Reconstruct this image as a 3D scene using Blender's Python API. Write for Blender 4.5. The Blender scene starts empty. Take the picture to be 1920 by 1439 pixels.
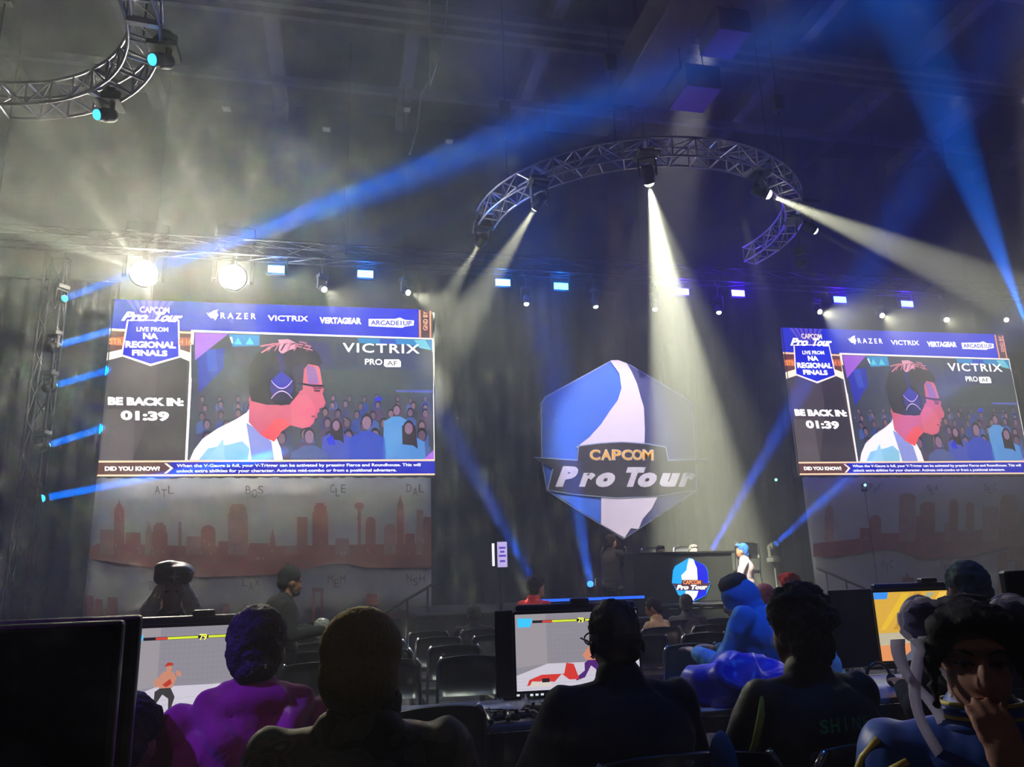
import bpy, bmesh, math, random
from mathutils import Vector, Matrix, noise
random.seed(7)
sc = bpy.context.scene
COL = sc.collection
PI = math.pi
R = math.radians
# ------------------------------------------------------------------ camera
F, PITCH, ROLL, YAW, CZ = 1457.7, .2447, -.0308, .2211, 1.45      # focal length in pixels of the 1920 px frame


def ray(px, py):
    u = (px-960)/F; v = (py-719.5)/F
    c, s = math.cos(-ROLL), math.sin(-ROLL); u, v = u*c-v*s, u*s+v*c
    c, s = math.cos(PITCH), math.sin(PITCH); y = c+v*s; z = s-v*c
    c, s = math.cos(YAW), math.sin(YAW)
    return Vector((u*c+y*s, -u*s+y*c, z))


def atY(px, py, Y): r = ray(px, py); return Vector((0, 0, CZ))+r*(Y/r.y)
def atZ(px, py, Z): r = ray(px, py); return Vector((0, 0, CZ))+r*((Z-CZ)/r.z)
def atD(px, py, d): return Vector((0, 0, CZ))+ray(px, py)*d


cam = bpy.data.cameras.new('camera'); camo = bpy.data.objects.new('camera', cam); COL.objects.link(camo)
cam.sensor_width = 36; cam.lens = F/1920*36; cam.clip_start = .02
_f = ray(960, 719.5); _r = (ray(1960, 719.5)-_f).normalized(); _u = _r.cross(_f)
_m = Matrix((_r, _u, -_f)).transposed().to_4x4(); _m.translation = (0, 0, CZ); camo.matrix_world = _m
sc.camera = camo
# ------------------------------------------------------------------ world, exposure
w = bpy.data.worlds.new('world'); sc.world = w; w.use_nodes = True
w.node_tree.nodes['Background'].inputs[0].default_value = (0.003, 0.004, 0.008, 1)
sc.view_settings.view_transform = 'Standard'; sc.view_settings.look = 'None'
sc.view_settings.exposure = 0; sc.view_settings.gamma = 1; sc.view_settings.use_curve_mapping = False
HAZE = .0155
WARM = (1, 1, .7)


def light(kind, p, d, power, col, ang=40, blend=.3, size=.05, name='lamp_light'):
    l = bpy.data.lights.new(name, kind); l.energy = power; l.color = col
    if kind == 'SPOT': l.spot_size = R(ang); l.spot_blend = blend; l.shadow_soft_size = size
    if kind == 'AREA': l.shape = 'DISK'; l.size = size; l.spread = R(ang)
    o = bpy.data.objects.new(name, l); COL.objects.link(o); o.location = p
    o.rotation_euler = (Vector(d)-Vector(p)).to_track_quat('-Z', 'Y').to_euler()
    return o


# house wash lamps hung over the audience behind and beside the camera (dim, blue), the stage wash, and added unseen spots
light('SPOT', (-4.2, 2.0, 5.6), (-.42, 2.5, .95), 2300, (.12, .05, 1), 9, .5, .08)
light('SPOT', (-2.2, -1.0, 6.5), (-.5, 2.5, .9), 260, (.3, .05, .8), 9, .6, .1)
light('SPOT', (.5, -2.5, 7), (0, 2.2, 1), 22, (1, .5, .5), 30, .6, .25)
light('SPOT', (3.5, 2.0, 8.5), (2.35, 4.7, .9), 1500, (.02, .2, 1), 17, .6, .12)
light('SPOT', (3.5, 1.5, 8.5), (1.6, 3.6, 1), 260, (.03, .2, 1), 34, .7, .15)
light('SPOT', (-2.0, 13.9, 6.9), (-.1, 2.0, 1.3), 5000, (1, .88, .6), 3.6, .7, .05)
light('SPOT', (-1.8, 4.6, 3.6), (1.22, 1.42, 1.15), 260, (1, .97, 1), 8, .7, .1)            # added white spot without a source, back-lights the hair ribbons
light('SPOT', (-3.4, 13.9, 6.9), (-.9, 4.6, 1.25), 7000, (1, .9, .75), 6, .7, .05)
light('SPOT', (3.7, 9.4, 6.6), (4.45, 12.9, 1.9), 1500, (1, .7, .5), 14, .7, .1)
light('SPOT', (7.5, 10.6, 6.9), (6.9, 12.8, 1.6), 120, (1, .85, .9), 16, .7, .1)
light('SPOT', (.6, 2.6, 9.5), (.5, 7.2, 0), 3200, (.9, 1, .85), 22, .8, .1)  # added spot out of view, brightens audience chairs and floor
light('SPOT', (3, 4, 8.5), (2.6, 8.2, .8), 900, (.8, .5, .9), 26, .8, .3)  # added lilac spot for the chairs and the red shirt
light('SPOT', (6.0, 10.2, 10.6), (5.6, 15.2, 4.1), 6500, (1, .95, .95), 22, .5, .15)      # on the hanging emblem
light('SPOT', (-1.3, 9.5, 10.5), (-1.3, 15, 1.8), 420, (.9, .88, 1), 44, .7, .2)
light('SPOT', (12.6, 9.5, 10.5), (12.6, 15, 2.0), 330, (.75, .72, 1), 44, .7, .2)
light('SPOT', (5.5, 7.5, 10.6), (5.5, 12, 1.2), 500, (.7, .75, 1), 34, .6, .15)

light('SPOT', (2.5, 9, 8.2), (4, 12.5, 12.6), 65, (.5, .52, 1), 150, 1, .3)               # added unseen uplights that brighten the roof steel
light('SPOT', (10, 8, 8.2), (11.5, 11.5, 12.6), 75, (.55, .45, 1), 150, 1, .3)
light('SPOT', (-4, 11, 8.2), (-4, 14, 12.6), 60, (.8, .85, 1), 150, 1, .3)
light('SPOT', (6.1, 10.2, 6.9), (2.95, 4.2, .9), 1600, (1, 1, .8), 4, .7, .05)  # added narrow spot that brightens the bottle
# ------------------------------------------------------------------ materials
MATS = {}


def lin(c):
    return tuple(((x/255)/12.92 if x/255 <= .04045 else ((x/255+.055)/1.055)**2.4) for x in c)


def mat(name, rgb, rough=.7, metal=0., noise_s=0, amt=.25, bump=0, spec=.5, sheen=0):
    """rgb in 0..255 sRGB; procedural noise varies the colour a little and raises fine relief"""
    if name in MATS: return MATS[name]
    m = bpy.data.materials.new(name); m.use_nodes = True; nt = m.node_tree; b = nt.nodes['Principled BSDF']
    c = lin(rgb)
    b.inputs['Roughness'].default_value = rough; b.inputs['Metallic'].default_value = metal
    b.inputs['Specular IOR Level'].default_value = spec
    if sheen: b.inputs['Sheen Weight'].default_value = sheen
    n = nt.nodes.new('ShaderNodeTexNoise'); n.inputs['Scale'].default_value = noise_s or 12; n.inputs['Detail'].default_value = 3
    tc = nt.nodes.new('ShaderNodeTexCoord'); nt.links.new(tc.outputs['Object'], n.inputs['Vector'])
    mx = nt.nodes.new('ShaderNodeMix'); mx.data_type = 'RGBA'
    mx.inputs[6].default_value = (*[x*(1-amt) for x in c], 1); mx.inputs[7].default_value = (*[min(1, x*(1+amt)) for x in c], 1)
    nt.links.new(n.outputs[0], mx.inputs[0]); nt.links.new(mx.outputs[2], b.inputs['Base Color'])
    if bump:
        bp = nt.nodes.new('ShaderNodeBump'); bp.inputs['Strength'].default_value = bump; bp.inputs['Distance'].default_value = .01
        nt.links.new(n.outputs[0], bp.inputs['Height']); nt.links.new(bp.outputs[0], b.inputs['Normal'])
    MATS[name] = m; return m


def emat(rgb, strength=1., name=None, sampled=False):
    k = ('e', tuple(rgb), round(strength, 3))
    if k in MATS: return MATS[k]
    m = bpy.data.materials.new(name or 'screen_light'); m.use_nodes = True; nt = m.node_tree; b = nt.nodes['Principled BSDF']
    b.inputs['Base Color'].default_value = (.004, .004, .004, 1); b.inputs['Roughness'].default_value = .9; b.inputs['Specular IOR Level'].default_value = .05
    b.inputs['Emission Color'].default_value = (*lin(rgb), 1); b.inputs['Emission Strength'].default_value = strength
    m.cycles.emission_sampling = 'FRONT' if sampled else 'NONE'
    MATS[k] = m; return m


def camo_mat():
    m = bpy.data.materials.new('camouflage_cloth'); m.use_nodes = True; nt = m.node_tree; b = nt.nodes['Principled BSDF']
    tc = nt.nodes.new('ShaderNodeTexCoord'); n = nt.nodes.new('ShaderNodeTexNoise'); n.inputs['Scale'].default_value = 9; n.inputs['Detail'].default_value = 1.5
    n.inputs['Distortion'].default_value = .8
    r = nt.nodes.new('ShaderNodeValToRGB'); r.color_ramp.interpolation = 'CONSTANT'
    cols = [(0, (22, 26, 30)), (.42, (66, 78, 72)), (.5, (100, 88, 82)), (.57, (34, 38, 46)), (.64, (128, 122, 104))]
    el = r.color_ramp.elements; el[0].position = 0; el[0].color = (*lin(cols[0][1]), 1); el[1].position = .42; el[1].color = (*lin(cols[1][1]), 1)
    for p, c in cols[2:]:
        e = el.new(p); e.color = (*lin(c), 1)
    nt.links.new(tc.outputs['Object'], n.inputs['Vector']); nt.links.new(n.outputs[0], r.inputs[0]); nt.links.new(r.outputs[0], b.inputs['Base Color'])
    b.inputs['Roughness'].default_value = .8
    return m


M_BLACK = mat('black_plastic', (14, 14, 17), .35)
M_MATTE = mat('matte_black_paint', (16, 16, 19), .7)
M_DRAPE = mat('black_velour_drape', (13, 13, 15), 1, noise_s=3, bump=.2)
M_ALU = mat('aluminium_tube', (150, 146, 160), .38, .75, 20, .15)
M_DALU = mat('dark_painted_truss', (26, 26, 32), .5, .3, 20)
M_STEEL = mat('ceiling_steel', (88, 87, 104), .7, .1, 4)
M_CHROME = mat('chrome_tube', (200, 200, 205), .18, 1)
M_CABLE = mat('black_rubber_cable', (15, 15, 18), .5)
M_SKIN = mat('light_skin', (188, 140, 116), .55, noise_s=30, amt=.08)
M_SKIN2 = mat('tan_skin', (140, 98, 76), .55, noise_s=30, amt=.08)
M_SKIN3 = mat('brown_skin', (92, 62, 50), .55, noise_s=30, amt=.08)
M_HAIR = mat('dark_brown_hair', (24, 19, 17), .8, noise_s=60, amt=.5, bump=.9)
M_WHITE = mat('white_plastic', (210, 210, 214), .5)

# ------------------------------------------------------------------ mesh helpers


class MB:
    def __init__(s): s.v = []; s.f = []; s.m = []; s.mats = []; s.smooth = False

    def mi(s, m):
        if m not in s.mats: s.mats.append(m)
        return s.mats.index(m)

    def add(s, vs, fs, m=None):
        o = len(s.v); s.v += [tuple(v) for v in vs]; s.f += [tuple(i+o for i in f) for f in fs]
        k = s.mi(m) if m else 0; s.m += [k]*len(fs)

    def box(s, c, d, m=None, rot=None, bev=0):
        x, y, z = d[0]/2, d[1]/2, d[2]/2
        if bev:
            bm = bmesh.new(); bmesh.ops.create_cube(bm, size=1)
            for v in bm.verts: v.co = Vector((v.co.x*d[0], v.co.y*d[1], v.co.z*d[2]))
            bmesh.ops.bevel(bm, geom=bm.edges[:], offset=bev, segments=2, affect='EDGES', profile=.5)
            vs = [v.co.copy() for v in bm.verts]; bm.verts.index_update(); fs = [[v.index for v in f.verts] for f in bm.faces]; bm.free()
        else:
            vs = [Vector((a, b, e)) for a in (-x, x) for b in (-y, y) for e in (-z, z)]
            fs = [(0, 1, 3, 2), (4, 6, 7, 5), (0, 4, 5, 1), (2, 3, 7, 6), (0, 2, 6, 4), (1, 5, 7, 3)]
        if rot: vs = [rot @ v for v in vs]
        s.add([v+Vector(c) for v in vs], fs, m); return s

    def tube(s, pts, r, n=8, m=None, closed=False):
        pts = [Vector(p) for p in pts]; k = len(pts); vs = []
        rr = r if isinstance(r, (list, tuple)) else [r]*k
        up = Vector((0, 0, 1)); prev = None
        for i, p in enumerate(pts):
            if closed: t = pts[(i+1) % k]-pts[i-1]
            else: t = pts[min(i+1, k-1)]-pts[max(i-1, 0)]
            t.normalize()
            a = (prev if prev is not None else (up if abs(t.z) < .9 else Vector((1, 0, 0))))
            a = (a-t*a.dot(t)).normalized(); prev = a; b = t.cross(a)
            vs += [p+(a*math.cos(2*PI*j/n)+b*math.sin(2*PI*j/n))*rr[i] for j in range(n)]
        fs = []
        for i in range(k if closed else k-1):
            i2 = (i+1) % k
            fs += [(i*n+j, i*n+(j+1) % n, i2*n+(j+1) % n, i2*n+j) for j in range(n)]
        if not closed: fs += [tuple(range(n))[::-1], tuple((k-1)*n+j for j in range(n))]
        s.add(vs, fs, m); return s

    def lathe(s, prof, n=20, M=None, m=None):
        """prof: (r, h) pairs round local z"""
        vs = [Vector((r*math.cos(2*PI*j/n), r*math.sin(2*PI*j/n), h)) for r, h in prof for j in range(n)]
        if M: vs = [M @ v for v in vs]
        fs = [(i*n+j, i*n+(j+1) % n, (i+1)*n+(j+1) % n, (i+1)*n+j) for i in range(len(prof)-1) for j in range(n)]
        if prof[0][0] > 0: fs.append(tuple(range(n))[::-1])
        if prof[-1][0] > 0: fs.append(tuple((len(prof)-1)*n+j for j in range(n)))
        s.add(vs, fs, m); return s

    def ell(s, c, r, rot=None, n=16, k=10, m=None):
        vs = []
        for i in range(1, k):
            t = PI*i/k
            vs += [Vector((r[0]*math.sin(t)*math.cos(2*PI*j/n), r[1]*math.sin(t)*math.sin(2*PI*j/n), r[2]*math.cos(t))) for j in range(n)]
        vs += [Vector((0, 0, r[2])), Vector((0, 0, -r[2]))]
        if rot: vs = [rot @ v for v in vs]
        vs = [v+Vector(c) for v in vs]
        fs = [(i*n+j, (i+1)*n+j, (i+1)*n+(j+1) % n, i*n+(j+1) % n) for i in range(k-2) for j in range(n)]
        T = (k-1)*n
        fs += [(T, j, (j+1) % n) for j in range(n)] + [(T+1, (k-2)*n+(j+1) % n, (k-2)*n+j) for j in range(n)]
        s.add(vs, fs, m); return s

    def cap(s, a, b, r1, r2, n=14):
        a, b = Vector(a), Vector(b); d = (b-a); L = d.length
        if L < 1e-5: return s.ell(a, (r1,)*3)
        prof = [(0, -r1)]+[(r1*math.cos(t), r1*math.sin(t)) for t in (-1.2, -.8, -.4, 0)]+[(r2*math.cos(t), L+r2*math.sin(t)) for t in (0, .4, .8, 1.2)]+[(0, L+r2)]
        M = Matrix.Translation(a) @ d.to_track_quat('Z', 'Y').to_matrix().to_4x4()
        vs = []; fs = []
        for i, (r, h) in enumerate(prof[1:-1]):
            vs += [M @ Vector((r*math.cos(2*PI*j/n), r*math.sin(2*PI*j/n), h)) for j in range(n)]
        k = len(prof)-2
        vs += [M @ Vector((0, 0, prof[0][1])), M @ Vector((0, 0, prof[-1][1]))]
        fs = [(i*n+j, i*n+(j+1) % n, (i+1)*n+(j+1) % n, (i+1)*n+j) for i in range(k-1) for j in range(n)]
        fs += [(k*n, (j+1) % n, j) for j in range(n)] + [(k*n+1, (k-1)*n+j, (k-1)*n+(j+1) % n) for j in range(n)]
        s.add(vs, fs); return s

    def poly(s, pts, z, m, th=0):
        """flat polygon in the local XY plane"""
        s.add([(x, y, z) for x, y in pts], [tuple(range(len(pts)))], m); return s

    def mesh(s, name, mt=None):
        me = bpy.data.meshes.new(name); me.from_pydata(s.v, [], s.f)
        for m in (s.mats or ([mt] if mt else [])): me.materials.append(m)
        if s.mats: me.polygons.foreach_set('material_index', s.m)
        if s.smooth: me.polygons.foreach_set('use_smooth', [True]*len(me.polygons))
        me.validate(); return me

    def build(s, name, mt=None, parent=None, loc=None, rot=None):
        return link(name, s.mesh(name, mt), parent, loc, rot)


def link(name, me, parent=None, loc=None, rot=None):
    o = bpy.data.objects.new(name, me); COL.objects.link(o)
    if parent: o.parent = parent
    if loc is not None: o.location = loc
    if rot is not None: o.rotation_euler = rot
    return o


def tag(o, label=None, cat=None, group=None, kind=None):
    if label: o['label'] = label
    if cat: o['category'] = cat
    if group: o['group'] = group
    if kind: o['kind'] = kind
    return o


def thing(name, label, cat, loc=(0, 0, 0), rz=0, group=None):
    o = bpy.data.objects.new(name, None); COL.objects.link(o); o.location = loc; o.rotation_euler = (0, 0, rz)
    o.empty_display_size = .1
    return tag(o, label, cat, group)


def copy_tree(o, parent=None):
    c = o.copy(); COL.objects.link(c)
    if parent: c.parent = parent
    for ch in list(o.children): copy_tree(ch, c)
    return c


def remesh(mb, voxel, smooth=6, name='body', mt=None, disp=None):
    """union of overlapping closed shapes as one continuous surface"""
    me = mb.mesh('tmp'); o = bpy.data.objects.new('tmp', me); COL.objects.link(o)
    md = o.modifiers.new('r', 'REMESH'); md.mode = 'VOXEL'; md.voxel_size = voxel; md.use_smooth_shade = True
    sm = o.modifiers.new('s', 'SMOOTH'); sm.factor = .5; sm.iterations = smooth
    dg = bpy.context.evaluated_depsgraph_get(); out = bpy.data.meshes.new_from_object(o.evaluated_get(dg))
    bpy.data.objects.remove(o); bpy.data.meshes.remove(me)
    out.name = name; out.materials.clear()
    if mt: out.materials.append(mt)
    if disp:
        amp, sc_, st = disp; nrm = [v.normal.copy() for v in out.vertices]
        for v, n in zip(out.vertices, nrm):
            p = Vector((v.co.x*st[0], v.co.y*st[1], v.co.z*st[2]))*sc_
            v.co += n*(amp*(1-2*abs(noise.noise(p)))+.3*amp*noise.noise(p*2.7))
    out.polygons.foreach_set('use_smooth', [True]*len(out.polygons))
    return out


# text as flat mesh, normalised to the rectangle asked for
_TX = {}


def text_geo(s, bold=.02, spacing=1.):
    k = (s, bold, spacing)
    if k in _TX: return _TX[k]
    cu = bpy.data.curves.new('t', 'FONT'); cu.body = s; cu.offset = bold; cu.resolution_u = 3; cu.space_character = spacing
    o = bpy.data.objects.new('t', cu); COL.objects.link(o); dg = bpy.context.evaluated_depsgraph_get()
    me = bpy.data.meshes.new_from_object(o.evaluated_get(dg))
    vs = [v.co.copy() for v in me.vertices]; fs = [tuple(p.vertices) for p in me.polygons]
    bpy.data.objects.remove(o); bpy.data.meshes.remove(me); bpy.data.curves.remove(cu)
    x0 = min(v.x for v in vs); x1 = max(v.x for v in vs); y0 = min(v.y for v in vs); y1 = max(v.y for v in vs)
    vs = [((v.x-x0)/(x1-x0), (v.y-y0)/(y1-y0)) for v in vs]
    _TX[k] = (vs, fs); return _TX[k]


def put_text(mb, s, quad, z, m, bold=.02, shear=0, spacing=1.):
    """quad: bottom-left, bottom-right, top-left corner in the plane"""
    vs, fs = text_geo(s, bold, spacing); a, b, c = (Vector(q) for q in quad); ex = b-a; ey = c-a
    ex = ex*(1-abs(shear)*ey.length/max(ex.length, 1e-6)) if shear else ex
    out = []
    for u, v in vs:
        p = a+ex*u+ey*v+(ex.normalized()*shear*ey.length*v if shear else Vector((0, 0)))
        out.append((p.x, p.y, z))
    mb.add(out, fs, m)


# ------------------------------------------------------------------ room shell
def shell(name, lo, hi, m):
    lo, hi = Vector(lo), Vector(hi); o = MB().box((lo+hi)/2, hi-lo).build(name, m); o['kind'] = 'structure'; return o


M_WALL = mat('black_painted_wall', (30, 31, 35), .9, noise_s=1.5, amt=.3, bump=.1)
M_CEIL = mat('dark_ceiling_deck', (40, 41, 52), .9, noise_s=2, amt=.3)
X0, X1, YB, YF, ZC = -13, 22, 17.2, -6, 12.6
floor = shell('floor', (X0, YF, -.2), (X1, YB, 0), mat('dark_sealed_concrete', (62, 62, 66), .45, noise_s=6, amt=.3, bump=.05))
ceiling = shell('ceiling', (X0, YF, ZC), (X1, YB, ZC+.2), M_CEIL)
shell('wall_back', (X0, YB, 0), (X1, YB+.2, ZC), M_WALL); shell('wall_left', (X0-.2, YF, 0), (X0, YB, ZC), M_WALL)
shell('wall_right', (X1, YF, 0), (X1+.2, YB, ZC), M_WALL); shell('wall_front', (X0, YF-.2, 0), (X1, YF, ZC), M_WALL)
# ceiling joists: lengthwise beams, cross purlins in bunches
lb = MB().box((0, 0, 0), (.26, YB-YF, .4)).mesh('ceiling_beam', M_STEEL)
for x in (-7.1, -4.3, -1.55, 1.25, 4.0, 6.75, 9.35, 12.3, 15.1, 18):
    link('ceiling_beam', lb, ceiling, (x, (YB+YF)/2, ZC-.2))
cb = MB().box((0, 0, 0), (X1-X0, .12, .18)).mesh('cross_purlin', M_STEEL)
for y in (2.0, 4.8, 7.6, 10.4, 12.75, 13.05, 13.35, 15.5):
    link('cross_purlin', cb, ceiling, ((X0+X1)/2, y, ZC-.49))
# pleated drapes along the back


def drape(name, label, a, b, z0, z1, amp=.07, per=.32):
    a, b = Vector((*a, 0)), Vector((*b, 0)); L = (b-a).length; n = int(L/per*6); d = (b-a).normalized(); nn = Vector((d.y, -d.x, 0))
    vs = []; fs = []
    for zi, z in enumerate((z0, (z0+z1)/2, z1)):
        for i in range(n+1):
            t = i/n*L
            p = a+d*t+nn*(amp*math.sin(t/per*2*PI+.7*math.sin(t*1.3))*(1.1-.3*zi))
            vs.append((p.x, p.y, z))
    for zi in range(2):
        for i in range(n): fs.append((zi*(n+1)+i, zi*(n+1)+i+1, (zi+1)*(n+1)+i+1, (zi+1)*(n+1)+i))
    mb = MB(); mb.add(vs, fs); mb.smooth = True; t = thing(name, label, 'drape')
    c = mb.build('curtain', M_DRAPE, t); s = c.modifiers.new('s', 'SOLIDIFY'); s.thickness = .01
    MB().tube([a+Vector((0, 0, z1+.02)), b+Vector((0, 0, z1+.02))], .03).build('pipe', M_DALU, t)
    for p in (a, b): MB().tube([p+Vector((0, 0, 0)), p+Vector((0, 0, z1+.02))], .03).build('upright', M_DALU, t)
    return t


drape('stage_drape', 'dark grey pleated drape left of the left screen and skyline banner', (-9.6, 15.9), (-4.4, 15.9), .02, 7.4)
drape('stage_drape', 'black pleated drape hanging behind the emblem between the two screens', (1.6, 16.5), (9.8, 16.5), .02, 8.2)
drape('stage_drape', 'black pleated drape behind the left screen', (-4.3, 15.9), (1.5, 15.9), .02, 6.6)
drape('stage_drape', 'black pleated drape behind the right screen', (9.9, 15.9), (17, 15.9), .02, 6.6)


# ------------------------------------------------------------------ truss builder
def chord_me(path, r=.018): mb = MB().tube(path, r, 8); mb.smooth = True; return mb.mesh('chord', M_ALU)


_unit = {}


def strut(a, b, r, parent, m=M_ALU, name='brace'):
    """one brace: a unit tube, its mesh shared, stretched between two points"""
    k = (r, m.name)
    if k not in _unit: mb = MB().tube([(0, 0, 0), (0, 0, 1)], r, 6); _unit[k] = mb.mesh(name, m)
    a, b = Vector(a), Vector(b); o = link(name, _unit[k], parent, a); d = b-a
    o.rotation_euler = d.to_track_quat('Z', 'Y').to_euler(); o.scale = (1, 1, d.length); return o


def ring_truss(label, c, ro, ri, z0, z1, a0, a1, seg, group=None):
    t = thing('curved_truss', label, 'truss', (c[0], c[1], 0))
    P = lambda r, a, z: Vector((r*math.cos(R(a)), r*math.sin(R(a)), z))
    n = int((a1-a0)/3)
    for r in (ro, ri):
        for z in (z0, z1):
            link('chord', chord_me([P(r, a0+(a1-a0)*i/n, z) for i in range(n+1)]), t)
    k = max(1, round((a1-a0)/seg)); st = (a1-a0)/k
    for i in range(k+1):
        a = a0+st*i; b = a+st
        for z in (z0, z1): strut(P(ro, a, z), P(ri, a, z), .016, t)
        for r in (ro, ri): strut(P(r, a, z0), P(r, a, z1), .013, t)
        if i < k:
            e = i % 2
            for r in (ro, ri): strut(P(r, a, z0 if e else z1), P(r, b, z1 if e else z0), .011, t)
            strut(P(ri, a, z1), P(ro, b, z1), .009, t)
    # coupling plates where the curved sections join, and the hoist chains to the roof
    for i in range(0, k+1, 5):
        a = a0+st*i; rz = Matrix.Rotation(R(a), 3, 'Z')
        for z in (z0, z1): MB().box(P((ro+ri)/2, a, z), (ro-ri, .07, .06), rot=rz).build('coupling_plate', M_ALU, t)
    for a in (a0+20, a0+62, (a0+a1)/2+36, a1-20):
        p = P((ro+ri)/2, a, z1)
        MB().tube([p, Vector((p.x, p.y, ZC-.5))], .012, 6).build('hoist_chain', M_DALU, t)
        MB().box(p+Vector((0, 0, 1.4)), (.18, .14, .3), bev=.02).build('chain_hoist', M_MATTE, t)
    return t


RC = (5.08, 12.19)
ring_truss('curved aluminium box truss arching over the stage with white spotlights under it', RC, 2.89, 2.6, 7.3, 7.6, -178, 14, 7.2)
s_ = .764*1.0
ring_truss('curved aluminium truss in the top left corner of the picture', (-4.35, 7.53), 2.35, 2.03, 7.3, 7.6, -40, 150, 9)


def line_truss(label, a, b, h=.3, seg=.6, m=M_DALU, cat='truss', name='straight_truss', chains=()):
    a, b = Vector(a), Vector(b); d = (b-a).normalized(); t = thing(name, label, cat, a)
    up = Vector((0, 0, 1)) if abs(d.z) < .5 else Vector((0, 1, 0)); s = d.cross(up).normalized(); L = (b-a).length
    cs = [s*(h/2*i)+up*(h/2*j) for i, j in ((-1, -1), (1, -1), (1, 1), (-1, 1))]
    for c in cs: MB().tube([c, c+d*L], .024, 8).build('chord', m, t)
    k = max(1, round(L/seg)); st = L/k
    for i in range(k):
        for q in range(4):
            c0, c1 = cs[q], cs[(q+1) % 4]
            strut(c0+d*st*i, c1+d*st*(i+1), .012, t, m)
    for q in range(4): strut(cs[q], cs[(q+1) % 4], .014, t, m); strut(cs[q]+d*L, cs[(q+1) % 4]+d*L, .014, t, m)
    for x in chains:
        p = d*x; MB().tube([p, (p.x, p.y, ZC-.4-a.z)], .012, 6).build('hoist_chain', M_DALU, t)
    return t


line_truss('long dark straight truss over both screens carrying the row of lamps', (-7, 14.1, 7.5), (19, 14.1, 7.5), .3, .65, chains=(1, 7, 13, 19, 25))
tw = line_truss('dark upright tower truss with five blue lights left of the left screen', (-5.02, 14.35, .05), (-5.02, 14.35, 7.3), .3, .6, name='tower_truss')
MB().box((0, 0, -.03), (.7, .7, .04)).build('base_plate', M_DALU, tw)


# ------------------------------------------------------------------ lamps
def orient(d): return Vector(d).normalized().to_track_quat('Z', 'Y').to_matrix().to_4x4()


_ML = {}


def moving_head(p, target, label, lens, group=None, size=1., up=True, strength=20, cat='stage light', hang=None):
    """lens centre at p, aimed at target; hung under (up) or standing on a base"""
    p = Vector(p); d = (Vector(target)-p).normalized()
    t = thing('moving_head_light', label, cat, p, 0, group); s = size
    if 'head' not in _ML:
        mb = MB().lathe([(.05, -.34), (.1, -.33), (.125, -.28), (.13, -.12), (.11, -.08), (.115, .0), (.1, .0), (.095, -.02)], 20); mb.smooth = False
        _ML['head'] = mb.mesh('lamp_head', M_MATTE)
        _ML['yoke'] = MB().box((-.165, 0, .12), (.035, .09, .34), bev=.01).box((.165, 0, .12), (.035, .09, .34), bev=.01).box((0, 0, .3), (.365, .12, .05), bev=.01).mesh('yoke', M_MATTE)
        _ML['base'] = MB().box((0, 0, .4), (.36, .26, .13), bev=.02).box((-.1, 0, .49), (.04, .08, .06)).box((.1, 0, .49), (.04, .08, .06)).mesh('lamp_base', M_MATTE)
    h = link('lamp_head', _ML['head'], t); h.matrix_local = orient(d) @ Matrix.Scale(s, 4)
    c = -d*.18*s; sg = 1 if up else -1; az = math.atan2(d.y, d.x)-PI/2
    y = link('yoke', _ML['yoke'], t, c, (0 if up else PI, 0, az)); y.scale = (s,)*3
    b = link('lamp_base', _ML['base'], t, c, (0 if up else PI, 0, az)); b.scale = (s,)*3
    if hang:
        z = hang-p.z; up_ = 1 if up else -1
        MB().tube([c+Vector((0, 0, .46*s*up_)), (c.x, c.y, z)], .02*min(1, size*1.2)).build('drop_pipe', M_MATTE, t)
        MB().box((c.x, c.y, z), ((.32, .32, .06) if hang == 7.3 else (.09, .09, .09)) if up else (.3, .3, .03), bev=.01).build('clamp' if up else 'foot_plate', M_MATTE, t)
    l = MB().lathe([(.092, 0), (.09, .025), (.072, .05), (.04, .066), (0, .072)], 20); l.smooth = True
    lo = l.build('lens', emat(lens, strength, 'lit_lens'), h); lo['label'] = 'glowing lens'
    return t


def ray_beam(p, target, ang, power, col, size):
    """a nearly parallel beam leaving the whole lens"""
    p = Vector(p); d = (Vector(target)-p).normalized(); return light('AREA', p+d*.1, target, power, col, ang, 0, size)


def beam(p, target, ang, power, col, blend=.35, size=.03, off=.1):
    p = Vector(p); d = (Vector(target)-p).normalized(); return light('SPOT', p+d*off, target, power, col, ang, blend, size)


G = lambda a, r=2.85, z=6.9: (RC[0]+r*math.cos(R(a)), RC[1]+r*math.sin(R(a)), z)
ringlamps = [
    (atZ(1217, 343, 6.9), atY(1322, 1000, 13.5), 20, 100000, 'spotlight at the middle of the arched truss, aimed straight down at the stage'),
    (atZ(1005, 388, 6.9), atY(808, 705, 15.8), 15, 30000, 'spotlight left of centre under the arched truss, beam falling to the left'),
    (atZ(900, 457, 6.9), atY(808, 606, 15.8), 12, 16000, 'spotlight at the left end of the arched truss, short beam to lower left'),
    (atZ(1440, 365, 6.9), atY(1920, 565, 8.8), 13, 34000, 'spotlight right of centre under the arched truss, beam sweeping to the right'),
    (atZ(1528, 433, 6.9), atY(1900, 640, 10.4), 7, 1200, 'small spotlight hanging at the right bend of the arched truss'),
    (atZ(1505, 497, 6.9), atY(1580, 570, 13.6), 7, 900, 'small dim spotlight at the far right end of the arched truss')]
for (p, tg, a, pw, lb_), (px, py) in zip(ringlamps, ((1217, 343), (1005, 388), (900, 457), (1440, 365), (1528, 433), (1505, 497))):
    p = min((atZ(px, py, 6.5+.02*k) for k in range(30)), key=lambda a_: abs(math.hypot(a_.x-RC[0], a_.y-RC[1])-2.8))
    moving_head(p, tg, 'black '+lb_, (255, 250, 225), strength=30 if pw > 4000 else 12, size=.75 if pw > 2000 else .6, hang=7.3)
    beam(p, tg, a, pw, WARM, 1 if 10000 < pw < 33000 else .5, .03, .06)
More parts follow.
